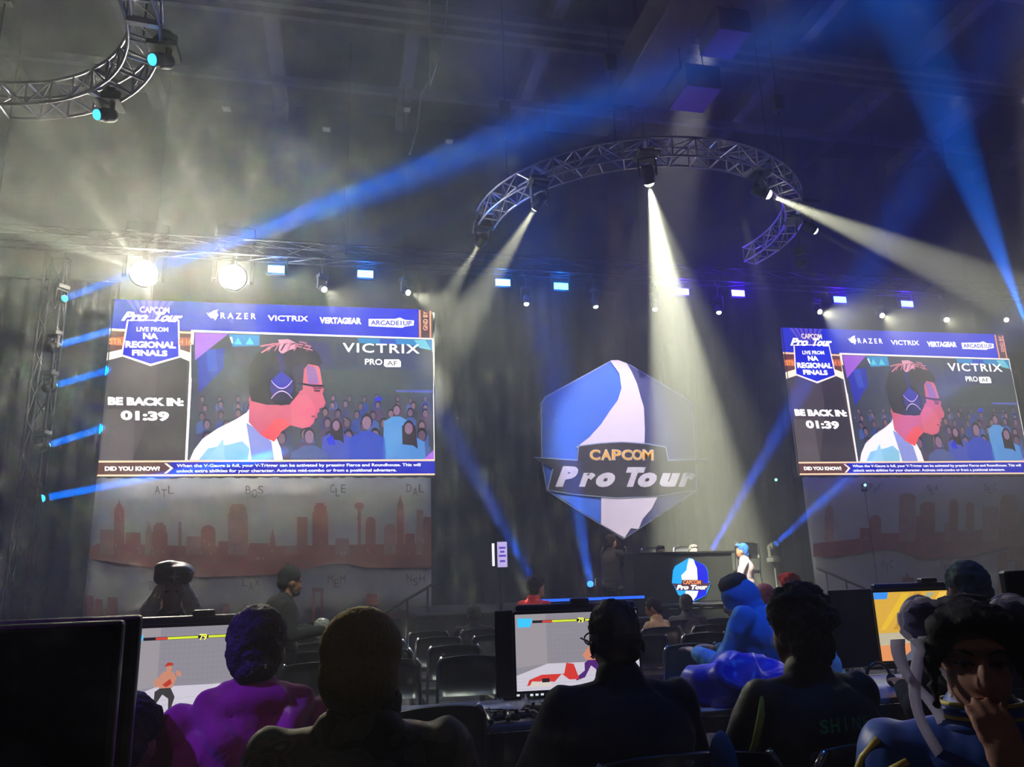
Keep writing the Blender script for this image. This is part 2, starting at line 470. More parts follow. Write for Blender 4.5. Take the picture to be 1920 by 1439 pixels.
beam(ringlamps[0][0], atY(1400, 1000, 11.5), 26, 11000, WARM, 1)
# blue lights on the corner truss
for (px, py, l_) in ((287, 112, 'moving light with a blue ring lens at the right side of the corner truss'), (183, 215, 'moving light with a blue ring lens below the corner truss')):
    p = min((atZ(px, py, 6.3+.02*k) for k in range(60)), key=lambda a: abs(math.hypot(a.x+4.35, a.y-7.53)-2.19))
    moving_head(p, p+Vector((-.7, -.6, -.4)), 'black '+l_, (40, 170, 255), strength=6, size=.68, hang=7.3)

# two blinding audience lights over the left screen
for px, py, s2 in ((270, 513, 'left'), (437, 520, 'right')):
    p = atY(px, py, 14.1)
    moving_head(p, (0, 0, 1.5), 'blinding white spotlight over the left screen, the %s of the two' % s2, (255, 250, 225), strength=900, size=2.0, hang=7.36)
    light('SPOT', p+Vector((.0, -.17, .02)), (-7, 2, 7.5), 620, (1, 1, .74), 95, 1, .06)
    light('SPOT', p+Vector((.0, -.17, .0)), (0, 0, 1.4), 130, (1, .97, .74), 30, 1, .06)
    light('POINT', p+Vector((0, -.19, 0)), (0, 0, 0), 48, (1, .97, .76))
pa = atY(270, 513, 14.0)
for tx, ty, an, pw in ((-60, 395, 7, 3200), (0, 500, 4, 1200), (120, 300, 6, 2600), (235, 230, 5, 1500), (372, 262, 6, 2000), (480, 330, 5, 900)):
    beam(pa+Vector((0, -.1, 0)), atY(tx, ty, 11.8), an*1.7, pw*3.6, WARM, .8)
pb = atY(437, 520, 14.0)
for tx, ty, an, pw in ((350, 300, 6, 1800), (470, 320, 5, 900), (560, 400, 6, 900), (330, 430, 5, 900)):
    beam(pb+Vector((0, -.1, 0)), atY(tx, ty, 12), an*1.7, pw*3.6, WARM, .8)

# strobe panels in the row
_sb = None
for px, py, c, l_ in ((518, 505, (110, 205, 255), 'over the left screen, nearer its middle'), (685, 514, (110, 205, 255), 'over the right half of the left screen'),
                      (943, 530, (110, 205, 255), 'left of the pair at upper left of the emblem'), (1052, 537, (80, 190, 255), 'right of the pair at upper left of the emblem'),
                      (1148, 541, (8, 8, 14), 'unlit, over the top of the emblem'),
                      (1279, 547, (120, 120, 255), 'in the central beam'), (1384, 550, (110, 110, 255), 'just right of the central beam'),
                      (1575, 562, (90, 130, 255), 'over the left part of the right screen'), (1701, 570, (90, 110, 255), 'over the middle of the right screen')):
    p = atY(px, py, 14.1); t = thing('strobe_panel', ('small rectangular blue-white strobe lamp %s' if c[2] > 50 else 'small dark rectangular strobe lamp %s') % l_, 'stage light', p)
    MB().box((0, .06, 0), (.34, .1, .2), bev=.01).build('housing', M_MATTE, t)
    MB().box((-.19, .06, .1), (.02, .05, .34)).box((.19, .06, .1), (.02, .05, .34)).box((0, .06, .27), (.4, .05, .02)).box((0, .06, .3), (.08, .08, .1)).build('bracket', M_MATTE, t)
    MB().box((0, 0, 0), (.29, .02, .13)).build('glowing_panel', emat(c, 9 if c[2] > 50 else .5, 'strobe'), t)
    if c[2] > 50:
        light('POINT', p+Vector((0, -.1, 0)), (0, 0, 0), 50 if px < 1200 else 85, (.0, .16, 1) if px < 1200 else (.05, .0, 1))

# small profile spots under the row
for px, py, tx, ty, Yt, an, pw, l_ in ((608, 543, 690, 610, 12.8, 62, 260, 'over the left screen'), (765, 549, 960, 630, 12.2, 44, 600, 'at the right end of the left screen'),
                                       (987, 570, 990, 610, 14, 9, 30, 'upper left of the emblem'), (1117, 575, 1140, 680, 14, 7, 60, 'over the emblem top'),
                                       (1228, 580, 1230, 620, 14, 9, 30, 'inside the central beam'), (1348, 586, 1350, 620, 14, 9, 20, 'right of the central beam'),
                                       (1537, 585, 1700, 640, 12, 74, 600, 'over the left end of the right screen'), (1654, 592, 1780, 660, 12, 66, 420, 'over the right screen left of its middle'),
                                       (1775, 600, 1850, 640, 12, 60, 160, 'over the right screen right of its middle'), (1887, 600, 1890, 640, 13, 50, 40, 'at the right end of the right screen')):
    p = atY(px, py, 14.1); tg = atY(tx, ty, Yt)
    moving_head(p, tg, 'small white spotlight '+l_, (255, 252, 225), size=.55, strength=30 if pw > 100 else 8, hang=7.34)
    beam(p, tg, an, pw*2.1, WARM, .9)

# blue beam lights up the tower
for i, (px, py, tx, ty, nm) in enumerate(((121, 560, 232, 534, 'topmost'), (108, 648, 240, 611, 'second from the top'), (101, 724, 240, 683, 'third from the top'),
                                          (88, 836, 230, 791, 'fourth from the top'), (79, 935, 300, 893, 'lowest'))):
    p = atY(px, py, 14.1); tg = atZ(1330, 118, 7.4) if i == 0 else atY(tx, ty, 14.55 if i == 4 else 15.5)
    moving_head(p, tg, 'small blue beam light on the tower left of the screen, '+nm, (30, 190, 255), size=.6, strength=9)
    ray_beam(p, tg, 3, 30 if i == 0 else 105, (0, .17, 1), .13)
# floor beam lights on the stage
for px, py, Y, tx, ty, pw, nm in ((1001, 1092, 13, 895, 900, 300, 'left of the seated stage player'), (1107, 1096, 13, 1084, 960, 500, 'behind the seated stage player'),
                                  (1330, 1040, 13.4, 1470, 790, 1500, 'behind the stage desk'), (1455, 1020, 13.4, 1580, 905, 900, 'at the right side of the stage')):
    p = atY(px, py, Y); tg = atY(tx, ty, Y-1.6)
    moving_head(p, tg, 'blue floor beam light '+nm, (60, 130, 255), size=.6, strength=3 if px > 1050 and px < 1200 else .6, up=False, hang=.995)
    ray_beam(p, tg, 7, pw*.03, (.02, .13, 1), .1)
for px, py, nm in ((1455, 900, 'beside the lower left corner of the right screen'), (1622, 910, 'just under the right screen')):
    p = atY(px, py, 14.6); moving_head(p, p+Vector((-.2, -1, -.2)), 'tiny teal light '+nm, (120, 255, 240), size=.3, strength=5, up=False, hang=.015)
# the two great blue beams
beam(atY(300, 508, 14.0), atZ(1330, 118, 7.6), 7, 80000, (0, .13, 1), .9)
beam(atY(437, 520, 14.0), atZ(960, 372, 7.4), 4, 9000, (0, .13, 1), .9)
beam(atY(1925, 610, 11), atY(1690, 0, 9.0), 12.5, 55000, (0, .17, 1), .8)
beam(atY(1935, 610, 11), atY(2010, -60, 8.0), 24, 6000, (1, .9, .8), .9)
moving_head(atY(1940, 625, 11), atY(1690, 0, 9.0), 'blue beam light on a tall pole at the right edge of the picture', (30, 120, 255), up=False, hang=.015)
# ------------------------------------------------------------------ flat pictures (screens, banners, emblem)
FLAT = (PI/2, 0, 0)     # local x to the right, local y up, local z towards the audience


def zoomer(ox, oy, sx, Y, x0, z0):
    """authoring helper: a point read in a magnified view of the photograph -> metres on the plane of the sign"""
    def f(a, b):
        p = atY(ox+a/sx, oy+b/sx, Y); return (p.x-x0, p.z-z0)
    return f


SX0, SZ0, SW, SH, SY = -4.23, 3.41, 6.0, 3.32, 15.0
Z = zoomer(160, 540, 2.8235, SY, SX0, SZ0)
led = thing('led_screen', 'big video screen on the left with a broadcast of a player in headphones', 'screen', (SX0, SY, SZ0)); led.rotation_euler = FLAT
MB().box((SW/2, SH/2, -.1), (SW+.06, SH+.06, .12)).build('housing', M_MATTE, led)
fr = MB()
for x in (.6, 2, 4, 5.4): fr.tube([(x, 0, -.22), (x, SH+.1, -.22)], .03)
for y in (.3, 1.6, 3.0): fr.tube([(.1, y, -.2), (5.9, y, -.2)], .03)
fr.build('rear_frame', M_DALU, led)
for x in (.6, 5.4):
    MB().tube([(x, SH, -.2), (x, ZC-SZ0-.4, -.2)], .012, 6).build('hoist_chain', M_DALU, led)
D = MB()      # the picture
T = MB()      # the lettering


def q(*p): return [Z(*a) for a in p]


def P(pts, z, rgb, st=1., smp=False): D.poly(q(*pts), z, emat(rgb, st, sampled=smp))


D.poly([(0, 0), (SW, 0), (SW, SH), (0, SH)], -.03, emat((86, 76, 80), 1, sampled=True))
P([(385, 380), (535, 380), (535, 915), (250, 915), (370, 560)], -.026, (66, 58, 62))
P([(66, 998), (108, 640), (260, 640), (250, 915)], -.026, (104, 94, 96))
# header
D.poly([Z(150, 58), Z(1765, 112), Z(1765, 262), Z(575, 232), Z(575, 225), Z(128, 214)][::-1], -.02, emat((34, 44, 205), 1.15, sampled=True))
P([(900, 86), (1765, 112), (1765, 262), (900, 244)], -.018, (6, 18, 222), 1.1)
for k in range(7): P([(215+k*38, 62+k*1.4), (240+k*38, 62+k*1.4), (300+k*14, 170), (292+k*14, 170)], -.017, (110, 92, 226), 1)
P([(1765, 112), (1838, 118), (1838, 268), (1765, 264)], -.016, (96, 56, 66)); P([(1766, 116), (1775, 116), (1778, 262), (1768, 262)], -.014, (235, 150, 110), 1.3)
P([(1822, 122), (1831, 122), (1832, 264), (1824, 264)], -.014, (235, 150, 110), 1.3)
# band beside the shield
P([(126, 214), (575, 232), (565, 345), (118, 330)], -.015, (120, 66, 52)); P([(128, 214), (570, 232), (570, 242), (128, 226)], -.013, (255, 206, 170), 1.4)
P([(126, 262), (212, 258), (205, 306), (122, 300)], -.012, (226, 110, 60)); P([(492, 262), (568, 262), (566, 306), (494, 306)], -.012, (206, 96, 58))
P([(116, 342), (205, 322), (200, 362), (112, 384)], -.012, (255, 236, 214), 1.5); P([(492, 322), (570, 348), (568, 396), (498, 366)], -.012, (255, 236, 214), 1.5)
P([(220, 168), (497, 168), (502, 368), (345, 414), (187, 360)], -.010, (255, 240, 236), 1.4)
P([(228, 174), (489, 174), (493, 362), (345, 402), (197, 353)], -.008, (22, 30, 214), 1.2)
# picture window
P([(560, 222), (1842, 266), (1850, 916), (527, 920)], -.006, (255, 240, 235), 1.4)
P([(576, 234), (1836, 274), (1846, 910), (540, 912)], -.004, (66, 72, 86), 1, True)
P([(560, 300), (1840, 340), (1842, 480), (560, 480)], -.0036, (62, 68, 92)); P([(880, 440), (1842, 430), (1842, 560), (880, 560)], -.0035, (70, 78, 80))
P([(590, 330), (740, 320), (730, 430), (600, 560)], -.0034, (40, 50, 190)); P([(640, 330), (690, 325), (700, 440), (650, 445)], -.0033, (56, 84, 214))
P([(1180, 280), (1290, 290), (1300, 420), (1190, 410)], -.0034, (60, 62, 110)); P([(1330, 290), (1440, 300), (1440, 420), (1330, 420)], -.0034, (48, 56, 84))
P([(580, 238), (758, 243), (580, 384)], -.003, (176, 96, 236), 1.05)
P([(758, 246), (922, 250), (922, 306), (780, 312)], -.003, (14, 150, 214), 1.1)
P([(785, 300), (808, 262), (830, 300)], -.0028, (90, 230, 250)); P([(846, 300), (870, 262), (894, 300)], -.0028, (90, 230, 250)); P([(764, 262), (776, 258), (784, 292), (776, 294)], -.0028, (240, 250, 255), 1.3)
P([(1440, 266), (1836, 276), (1836, 330), (1700, 300), (1450, 292)], -.003, (30, 150, 214)); P([(1560, 270), (1640, 272), (1650, 300), (1560, 296)], -.0028, (20, 70, 200))
P([(1740, 276), (1800, 276), (1830, 330), (1770, 318)], -.0028, (120, 220, 240))
P([(1640, 540), (1840, 542), (1840, 556), (1650, 552)], -.003, (90, 100, 190))
P([(1845, 858), (1846, 910), (1790, 910)], .0002, (190, 110, 240))
# the seated crowd in the broadcast
rr = random.Random(3)


def blob(cx, cy, rx, ry, n=10): return [(cx+rx*math.cos(2*PI*i/n), cy+ry*math.sin(2*PI*i/n)) for i in range(n)]


for row, (y, n, s) in enumerate(((590, 15, 15), (628, 15, 18), (672, 14, 21), (722, 12, 25), (790, 10, 32))):
    z = -.0026+row*.0003
    for i in range(n):
        x = 585+(1265/n)*(i+.5)+rr.uniform(-16, 16)
        if x > 1800: x = 1800
        if x < 570+s*2: x = 570+s*2
        yy = y+rr.uniform(-12, 12); b = rr.choice([(62, 60, 110), (48, 70, 150), (84, 70, 100), (60, 60, 78), (70, 96, 170), (90, 60, 104)])
        bot = min(905, yy+s*4.2)
        P([(x-s*1.5, bot), (x-s*1.4, yy+s*1.9), (x-s*.6, yy+s*1.1), (x+s*.6, yy+s*1.1), (x+s*1.4, yy+s*1.9), (x+s*1.5, bot)], z, b)
        D.poly(q(*blob(x, yy-s*.2, s*.85, s*1.2)), z+.0001, emat((34, 28, 44)))
        D.poly(q(*blob(x, yy, s*.62, s*.9)), z+.0002, emat(rr.choice([(128, 96, 124), (112, 84, 108), (140, 104, 120)])))
for x, y, s, b, hair in ((1490, 715, 34, (44, 70, 196), 0), (1328, 730, 26, (70, 84, 190), 1), (1186, 790, 34, (86, 100, 160), 0), (1712, 745, 30, (84, 150, 226), 1), (1648, 650, 24, (90, 160, 230), 0)):
    bot = 908
    P([(x-s*3, bot), (x-s*2.8, y+s*2.4), (x-s*.8, y+s*1.3), (x+s*.8, y+s*1.3), (x+s*2.8, y+s*2.4), (x+s*3, bot)], -.0008, b)
    if hair: D.poly(q(*[(x-s*1.1, y+s*2.8), (x-s*1.2, y-s*.4), (x, y-s*1.5), (x+s*1.2, y-s*.4), (x+s*1.6, y+s*3.6), (x+s*.8, y+s*3)]), -.0007, emat((44, 30, 44)))
    D.poly(q(*blob(x, y-s*.25, s*.95, s*1.25)), -.0006, emat((40, 30, 46))); D.poly(q(*blob(x, y, s*.72, s*1.02, 14)), -.0005, emat((150, 112, 146)))
P([(1530, 584), (1560, 574), (1575, 588), (1560, 600), (1532, 600)], -.0004, (30, 50, 220)); P([(1276, 800), (1310, 780), (1326, 830), (1290, 834)], -.0003, (30, 40, 226))
# the player in profile
P([(552, 912), (575, 860), (620, 800), (700, 745), (800, 695), (855, 660), (868, 640), (880, 700), (1000, 800), (1010, 790), (1035, 850), (1046, 912)], 0, (255, 250, 252), 1.25, True)
P([(600, 912), (650, 850), (760, 830), (830, 812), (870, 850), (860, 912)], .0006, (150, 214, 246), 1.1)
P([(852, 716), (880, 730), (985, 815), (1000, 912), (880, 912), (870, 830)], .0007, (150, 160, 236), 1.1)
P([(690, 850), (730, 800), (740, 912), (640, 912)], .0008, (170, 224, 250), 1.1)
P([(870, 560), (1000, 590), (1140, 400), (1200, 390), (1238, 420), (1252, 500), (1262, 540), (1256, 560), (1272, 610), (1262, 632), (1238, 640), (1240, 655), (1226, 668), (1230, 684), (1214, 694), (1212, 712), (1190, 735), (1150, 745),
   (1085, 728), (1040, 760), (1000, 815), (930, 780), (865, 712), (868, 620)], .001, (224, 96, 128), 1.1, True)
P([(1050, 690), (1085, 728), (1040, 760), (1000, 815), (960, 798), (930, 780), (1000, 700)], .0014, (255, 86, 96), 1.15)
P([(1090, 560), (1180, 570), (1220, 640), (1200, 720), (1150, 740), (1090, 722)], .0014, (236, 104, 132), 1.1)
P([(1170, 410), (1235, 425), (1250, 505), (1180, 510)], .0015, (168, 110, 190), 1); P([(1205, 398), (1242, 430), (1256, 520), (1240, 520), (1225, 450)], .0018, (240, 120, 140), 1)
P([(868, 562), (862, 430), (905, 350), (960, 310), (1050, 290), (1160, 300), (1230, 340), (1256, 400), (1236, 414), (1180, 404), (1150, 440), (1130, 560), (1080, 620), (960, 620), (880, 600)], .0022, (46, 40, 52), 1)
P([(1100, 420), (1160, 400), (1150, 540), (1110, 560)], .0024, (64, 54, 84))
for a, b, c_, d_ in ((930, 340, 1010, 290), (960, 318, 1040, 282), (925, 306, 1000, 292), (1100, 292, 1190, 306), (1120, 306, 1200, 326), (1060, 320, 1110, 300), (1130, 282, 1170, 290)):
    P([(a, b), (c_, d_), (c_+6, d_+9), (a+4, b+7)], .0028, (222, 120, 146), 1.1)
P([(1020, 275), (1075, 272), (1112, 290), (1108, 322), (1080, 330), (1040, 352), (1022, 330), (1030, 300)], .003, (240, 160, 190), 1.1)
for k in range(16):
    a = 930+k*17; P([(a, 330-abs(k-8)*-1.5-30*(k % 2)), (a+22, 288+abs(k-8)*2.5), (a+30, 292+abs(k-8)*2.5), (a+8, 334-30*(k % 2))], .0031, (206, 110, 140) if k % 3 else (60, 40, 60), 1.05)
D.poly(q(*blob(1040, 530, 76, 94, 20)), .0036, emat((22, 18, 40))); D.poly(q(*blob(1040, 525, 62, 70, 20)), .004, emat((44, 34, 140)))
D.poly(q(*[(985, 490), (1040, 440), (1096, 490), (1096, 500), (1040, 545), (985, 500)]), .0042, emat((36, 30, 190)))
P([(1002, 560), (1040, 524), (1080, 560), (1078, 600), (1004, 600)], .0042, (26, 20, 70))
for a in range(8):      # the X of the ear cup
    t0, t1 = a/8, (a+1)/8
    g = lambda t, s: (984+t*112, 486+s*(170*(t-.5)**2-42.5)) if s > 0 else (990+t*100, 594-(170*(t-.5)**2-42.5)*-1.1)
    for s in (1, -1):
        x0_, y0_ = 984+t0*112, (488+42*(1-4*(t0-.5)**2) if s > 0 else 584-40*(1-4*(t0-.5)**2))
        x1_, y1_ = 984+t1*112, (488+42*(1-4*(t1-.5)**2) if s > 0 else 584-40*(1-4*(t1-.5)**2))
        P([(x0_, y0_), (x1_, y1_), (x1_, y1_+6), (x0_, y0_+6)], .0046, (226, 190, 250), 1.2)
P([(1018, 350), (1044, 346), (1060, 440), (1030, 442)], .0036, (40, 34, 120))
P([(1126, 500), (1200, 512), (1262, 514), (1264, 526), (1200, 524), (1126, 510)], .003, (36, 22, 60)); P([(1204, 526), (1256, 528), (1250, 536), (1210, 536)], .003, (120, 50, 80))
P([(1208, 540), (1245, 540), (1240, 552), (1214, 550)], .0032, (90, 40, 60)); P([(1196, 676), (1228, 680), (1200, 686)], .0032, (150, 40, 70))
# bottom bar
P([(66, 916), (1850, 908), (1850, 992), (58, 1000)], .005, (255, 214, 180), 1.4); P([(67, 926), (440, 924), (470, 955), (436, 988), (62, 990)], .006, (108, 66, 58))
P([(440, 924), (1850, 918), (1850, 984), (436, 988), (470, 955)], .007, (14, 20, 190), 1.1)
P([(418, 930), (432, 930), (466, 956), (430, 984), (416, 984), (450, 956)], .008, (255, 244, 240), 1.5)
D.poly([(0, SH), (0, 0), (.02, 0), (.02, SH)], .009, emat((20, 20, 26)))
D.build('display', None, led)
WT = emat((255, 252, 252), 1.7)


def TX(s, bl, br, tl, m=WT, bold=.03, shear=0, z=.012, sp=1.): put_text(T, s, (Z(*bl), Z(*br), Z(*tl)), z, m, bold, shear, sp)


TX('CAPCOM', (290, 132), (446, 136), (290, 100), emat((255, 226, 196), 1.6), .02)
TX('Pro', (190, 176), (342, 180), (200, 126), bold=.05, shear=.4); TX('Tour', (346, 180), (520, 184), (356, 130), bold=.05, shear=.4)
TX('LIVE FROM', (272, 232), (440, 234), (272, 208)); TX('NA', (306, 272), (386, 274), (306, 240), bold=.05)
TX('REGIONAL', (212, 318), (480, 322), (214, 282), bold=.05); TX('FINALS', (248, 360), (436, 364), (248, 328), bold=.05)
TX('STR', (128, 300), (196, 302), (128, 268), emat((255, 160, 90), 1.3)); TX('H 16', (496, 302), (562, 304), (496, 270), emat((255, 150, 90), 1.3))
TX('RAZER', (716, 164), (904, 168), (716, 132), bold=.02, sp=1.6)
TX('VICTRIX', (966, 176), (1180, 180), (966, 146), bold=.02); TX('VERTAGEAR', (1240, 190), (1462, 194), (1240, 156), bold=.05)
P2 = lambda pts, z, m: T.poly(q(*pts), z, m)
P2([(1500, 166), (1640, 166), (1664, 158), (1690, 170), (1740, 174), (1738, 200), (1690, 206), (1680, 212), (1500, 204)], .011, WT)
TX('ARCADE1UP', (1510, 198), (1728, 202), (1510, 172), emat((60, 60, 200)), .03, z=.014)
# three snakes emblem as three curved strokes
for dx, dy in ((0, 0), (14, -4), (6, 10)):
    P2([(640+dx, 132+dy), (662+dx, 140+dy), (676+dx, 122+dy), (690+dx, 120+dy), (682+dx, 134+dy), (692+dx, 150+dy), (680+dx, 164+dy), (676+dx, 150+dy), (660+dx, 152+dy)], .012, WT)
TX('GND BY', (1812, 226), (1812, 126), (1788, 226), emat((255, 170, 130), 1.4), .02)
TX('BE BACK IN:', (120, 622), (522, 628), (120, 578), bold=.06); TX('01:39', (188, 702), (444, 708), (188, 650), bold=.05)
TX('VICTRIX', (1362, 342), (1770, 350), (1362, 292), bold=.015, z=.013, sp=1.15); TX('PRO', (1480, 408), (1572, 410), (1480, 376), bold=.02)
P2([(1582, 380), (1660, 380), (1670, 392), (1670, 420), (1590, 420), (1580, 412)], .011, WT); TX('AF', (1596, 412), (1652, 414), (1596, 386), emat((120, 120, 140)), .02, z=.014)
TX('DID YOU KNOW?', (104, 970), (396, 970), (104, 946), bold=.05)
TX('When the V-Gauge is full, your V-Trigger can be activated by pressing Fierce and Roundhouse. This will', (484, 956), (1775, 950), (484, 934), bold=.02)
TX('unlock extra abilities for your character. Activate mid-combo or from a positional advantage.', (484, 984), (1648, 978), (484, 962), bold=.02)
T.build('lettering', None, led)['kind'] = 'stuff'
led2 = copy_tree(led); led2.location = (9.63, SY, SZ0)
led2['label'] = 'big video screen on the right, partly cut off by the picture edge, same broadcast'

# ------------------------------------------------------------------ skyline banners
M_BAN = mat('grey_banner_cloth', (150, 148, 152), .85, noise_s=1.2, amt=.12, bump=.1)
M_SKY = mat('dusty_red_print', (126, 62, 56), .9, noise_s=5, amt=.4)
M_INK = mat('faded_dark_print', (84, 62, 66), .9)
M_SKYL = mat('pale_red_print', (134, 96, 92), .9, noise_s=6, amt=.4)


def banner(label, X, Yp, z0, z1, W, ox, oy, sx, blds, base, hill, texts, lower, pale):
    t = thing('skyline_banner', label, 'banner', (X, Yp, z0)); t.rotation_euler = FLAT
    Zb = zoomer(ox, oy, sx, Yp, X, z0); H = z1-z0
    g = MB(); n = 60; g.smooth = True
    vs = [(W*i/n, H*j/6, -.03+.012*math.sin(i*.9)*(1-j/8)+.006*math.sin(i*2.3+j)) for j in range(7) for i in range(n+1)]
    g.add(vs, [(j*(n+1)+i, j*(n+1)+i+1, (j+1)*(n+1)+i+1, (j+1)*(n+1)+i) for j in range(6) for i in range(n)]); c = g.build('cloth', M_BAN, t)
    s = c.modifiers.new('s', 'SOLIDIFY'); s.thickness = .006
    MB().tube([(0, H, -.05), (W, H, -.05)], .025).build('top_pipe', M_DALU, t)
    a = MB()

    def clipped(pts): return [(min(max(x, 0), W), min(max(y, 0), H)) for x, y in (Zb(*p) for p in pts)]
    a.poly(clipped(base), .001, M_SKY)
    rb = random.Random(5)
    for k, (x0, x1, top, kind) in enumerate(blds):
        bot = hill; zz = .003+.0008*(k % 5)
        if kind == 'spire': pts = [(x0, bot), (x0+3, top+60), ((x0+x1)/2-4, top+22), ((x0+x1)/2, top), ((x0+x1)/2+4, top+22), (x1-3, top+60), (x1, bot)]
        elif kind == 'dome': pts = [(x0, bot)]+[((x0+x1)/2-(x1-x0)/2*math.cos(i*PI/8), top+34-34*math.sin(i*PI/8)) for i in range(9)]+[(x1, bot)]
        elif kind == 'step': pts = [(x0, bot), (x0, top+50), (x0+8, top+48), (x0+10, top+14), (x0+20, top+10), (x0+22, top), (x1-22, top), (x1-20, top+12), (x1-8, top+16), (x1-6, top+52), (x1, top+56), (x1, bot)]
        elif kind == 'ball': pts = [((x0+x1)/2-8, bot), ((x0+x1)/2-8, top+40), (x0, top+28), (x0, top+12), (x0+12, top), (x1-12, top), (x1, top+12), (x1, top+28), ((x0+x1)/2+8, top+40), ((x0+x1)/2+8, bot)]
        else: pts = [(x0, bot), (x0, top+6), (x0+6, top), (x1, top+3), (x1, bot)]
        a.poly(clipped(pts), zz, M_SKY if k % 3 else M_SKYL)
        for _ in range(int((x1-x0)/14)):
            wx = rb.uniform(x0+4, x1-6); wy = rb.uniform(top+70, max(hill-10, top+80)); a.poly(clipped([(wx, wy), (wx+4, wy), (wx+4, wy+14), (wx, wy+14)]), zz+.0045, M_BAN if rb.random() < .4 else M_SKYL)
    for x0, x1, top, bot in lower: a.poly(clipped([(x0, bot), (x0+4, top), (x1-6, top+3), (x1, bot)]), .003, M_SKY)
    a.build('skyline_print', None, t)['kind'] = 'stuff'
    b = MB()
    for s_, x, y, w_, h_ in texts:
        n_ = len(s_)
        for i, ch in enumerate(s_):
            yy = y+(h_*.45 if i == 1 else 0); xx = x+i*w_/n_
            put_text(b, ch, (Zb(xx, yy), Zb(xx+w_/n_*.82, yy), Zb(xx, yy-h_)), .009, M_INK, 0)
    b.build('city_lettering', None, t)['kind'] = 'stuff'
    return t


banner('grey banner with a dusty red city skyline hanging under the left screen', -4.2, 14.9, .78, 3.38, 5.9, 140, 880, 2.743,
       [(130, 200, 310, ''), (200, 258, 150, 'spire'), (262, 340, 325, ''), (362, 400, 262, 'spire'), (396, 478, 275, 'step'), (534, 550, 270, ''), (575, 660, 345, ''), (650, 725, 288, 'dome'), (740, 792, 370, ''),
        (788, 892, 180, 'step'), (896, 1000, 380, ''), (1003, 1034, 300, 'spire'), (1090, 1150, 395, ''), (1144, 1198, 245, ''), (1222, 1304, 175, 'step'), (1340, 1410, 355, ''), (1440, 1488, 172, 'ball'), (1496, 1548, 245, 'dome'),
        (1590, 1652, 280, 'dome'), (1655, 1694, 128, 'spire'), (1700, 1750, 330, ''), (1758, 1792, 208, ''), (1798, 1840, 245, '')],
       [(75, 462), (80, 400), (130, 380), (400, 390), (700, 400), (1100, 395), (1400, 390), (1840, 380), (1840, 512), (1480, 506), (1400, 486), (1300, 486), (1200, 512), (1100, 542), (900, 548), (640, 558), (500, 522), (300, 496)],
       440, [('ATL', 412, 128, 104, 42), ('BOS', 880, 128, 96, 42), ('CLE', 1314, 122, 84, 42), ('DAL', 1706, 120, 96, 42), ('DEN', 384, 620, 90, 44), ('LAX', 862, 604, 96, 40), ('MEM', 1302, 590, 96, 44), ('NSH', 1706, 582, 100, 40)],
       [(62, 102, 650, 760), (102, 150, 668, 760), (166, 226, 658, 760), (1220, 1240, 612, 790), (1262, 1282, 612, 790), (1220, 1282, 610, 630), (1498, 1560, 640, 700), (1440, 1700, 735, 790), (760, 800, 690, 760), (1600, 1750, 760, 800)], 0)
banner('darker grey banner with a city skyline hanging under the right screen', 9.66, 14.9, .5, 3.36, 5.9, 1440, 860, 4.0,
       [(425, 492, 325, 'spire'), (690, 760, 520, ''), (760, 846, 425, 'dome'), (985, 1105, 262, 'dome'), (1110, 1150, 430, ''), (1140, 1250, 325, 'dome'), (1320, 1420, 480, ''), (1362, 1424, 305, 'dome'), (1485, 1545, 325, 'dome'),
        (1610, 1730, 362, ''), (1740, 1870, 275, 'step'), (1885, 1960, 400, '')],
       [(340, 740), (340, 640), (700, 600), (820, 560), (1100, 560), (1500, 540), (1900, 520), (2100, 500), (2100, 640), (1900, 650), (1700, 695), (1500, 735), (1150, 760), (1060, 720), (940, 680), (800, 690), (520, 740)],
       620, [('PHX', 760, 240, 90, 50), ('SEA', 1190, 246, 90, 48), ('SLC', 1620, 240, 100, 50), ('NYC', 850, 820, 90, 56), ('OKC', 1290, 816, 90, 50)],
       [(1005, 1100, 890, 940), (1030, 1060, 860, 1000), (1470, 1500, 840, 980), (1720, 1800, 700, 1080), (1800, 1960, 660, 760), (1850, 1920, 760, 1000)], 1)

# ------------------------------------------------------------------ hanging emblem
EX, EY, EZ = 5.6, 15.2, 3.98
Ze = zoomer(960, 640, 3.5975, EY, EX, EZ)
em = thing('hexagonal_emblem', 'large blue and white hexagonal tournament emblem hanging between the screens', 'emblem', (EX, EY, EZ)); em.rotation_euler = FLAT


def slab(name, pts, z0, th, m, parent, label=None):
    p = [Ze(*a) for a in pts]; n = len(p); mb = MB()
    mb.add([(x, y, z0) for x, y in p]+[(x, y, z0+th) for x, y in p], [tuple(range(n))[::-1], tuple(range(n, 2*n))]+[(i, (i+1) % n, n+(i+1) % n, n+i) for i in range(n)])
    o = mb.build(name, m, parent)
    if label: o['label'] = label
    return o


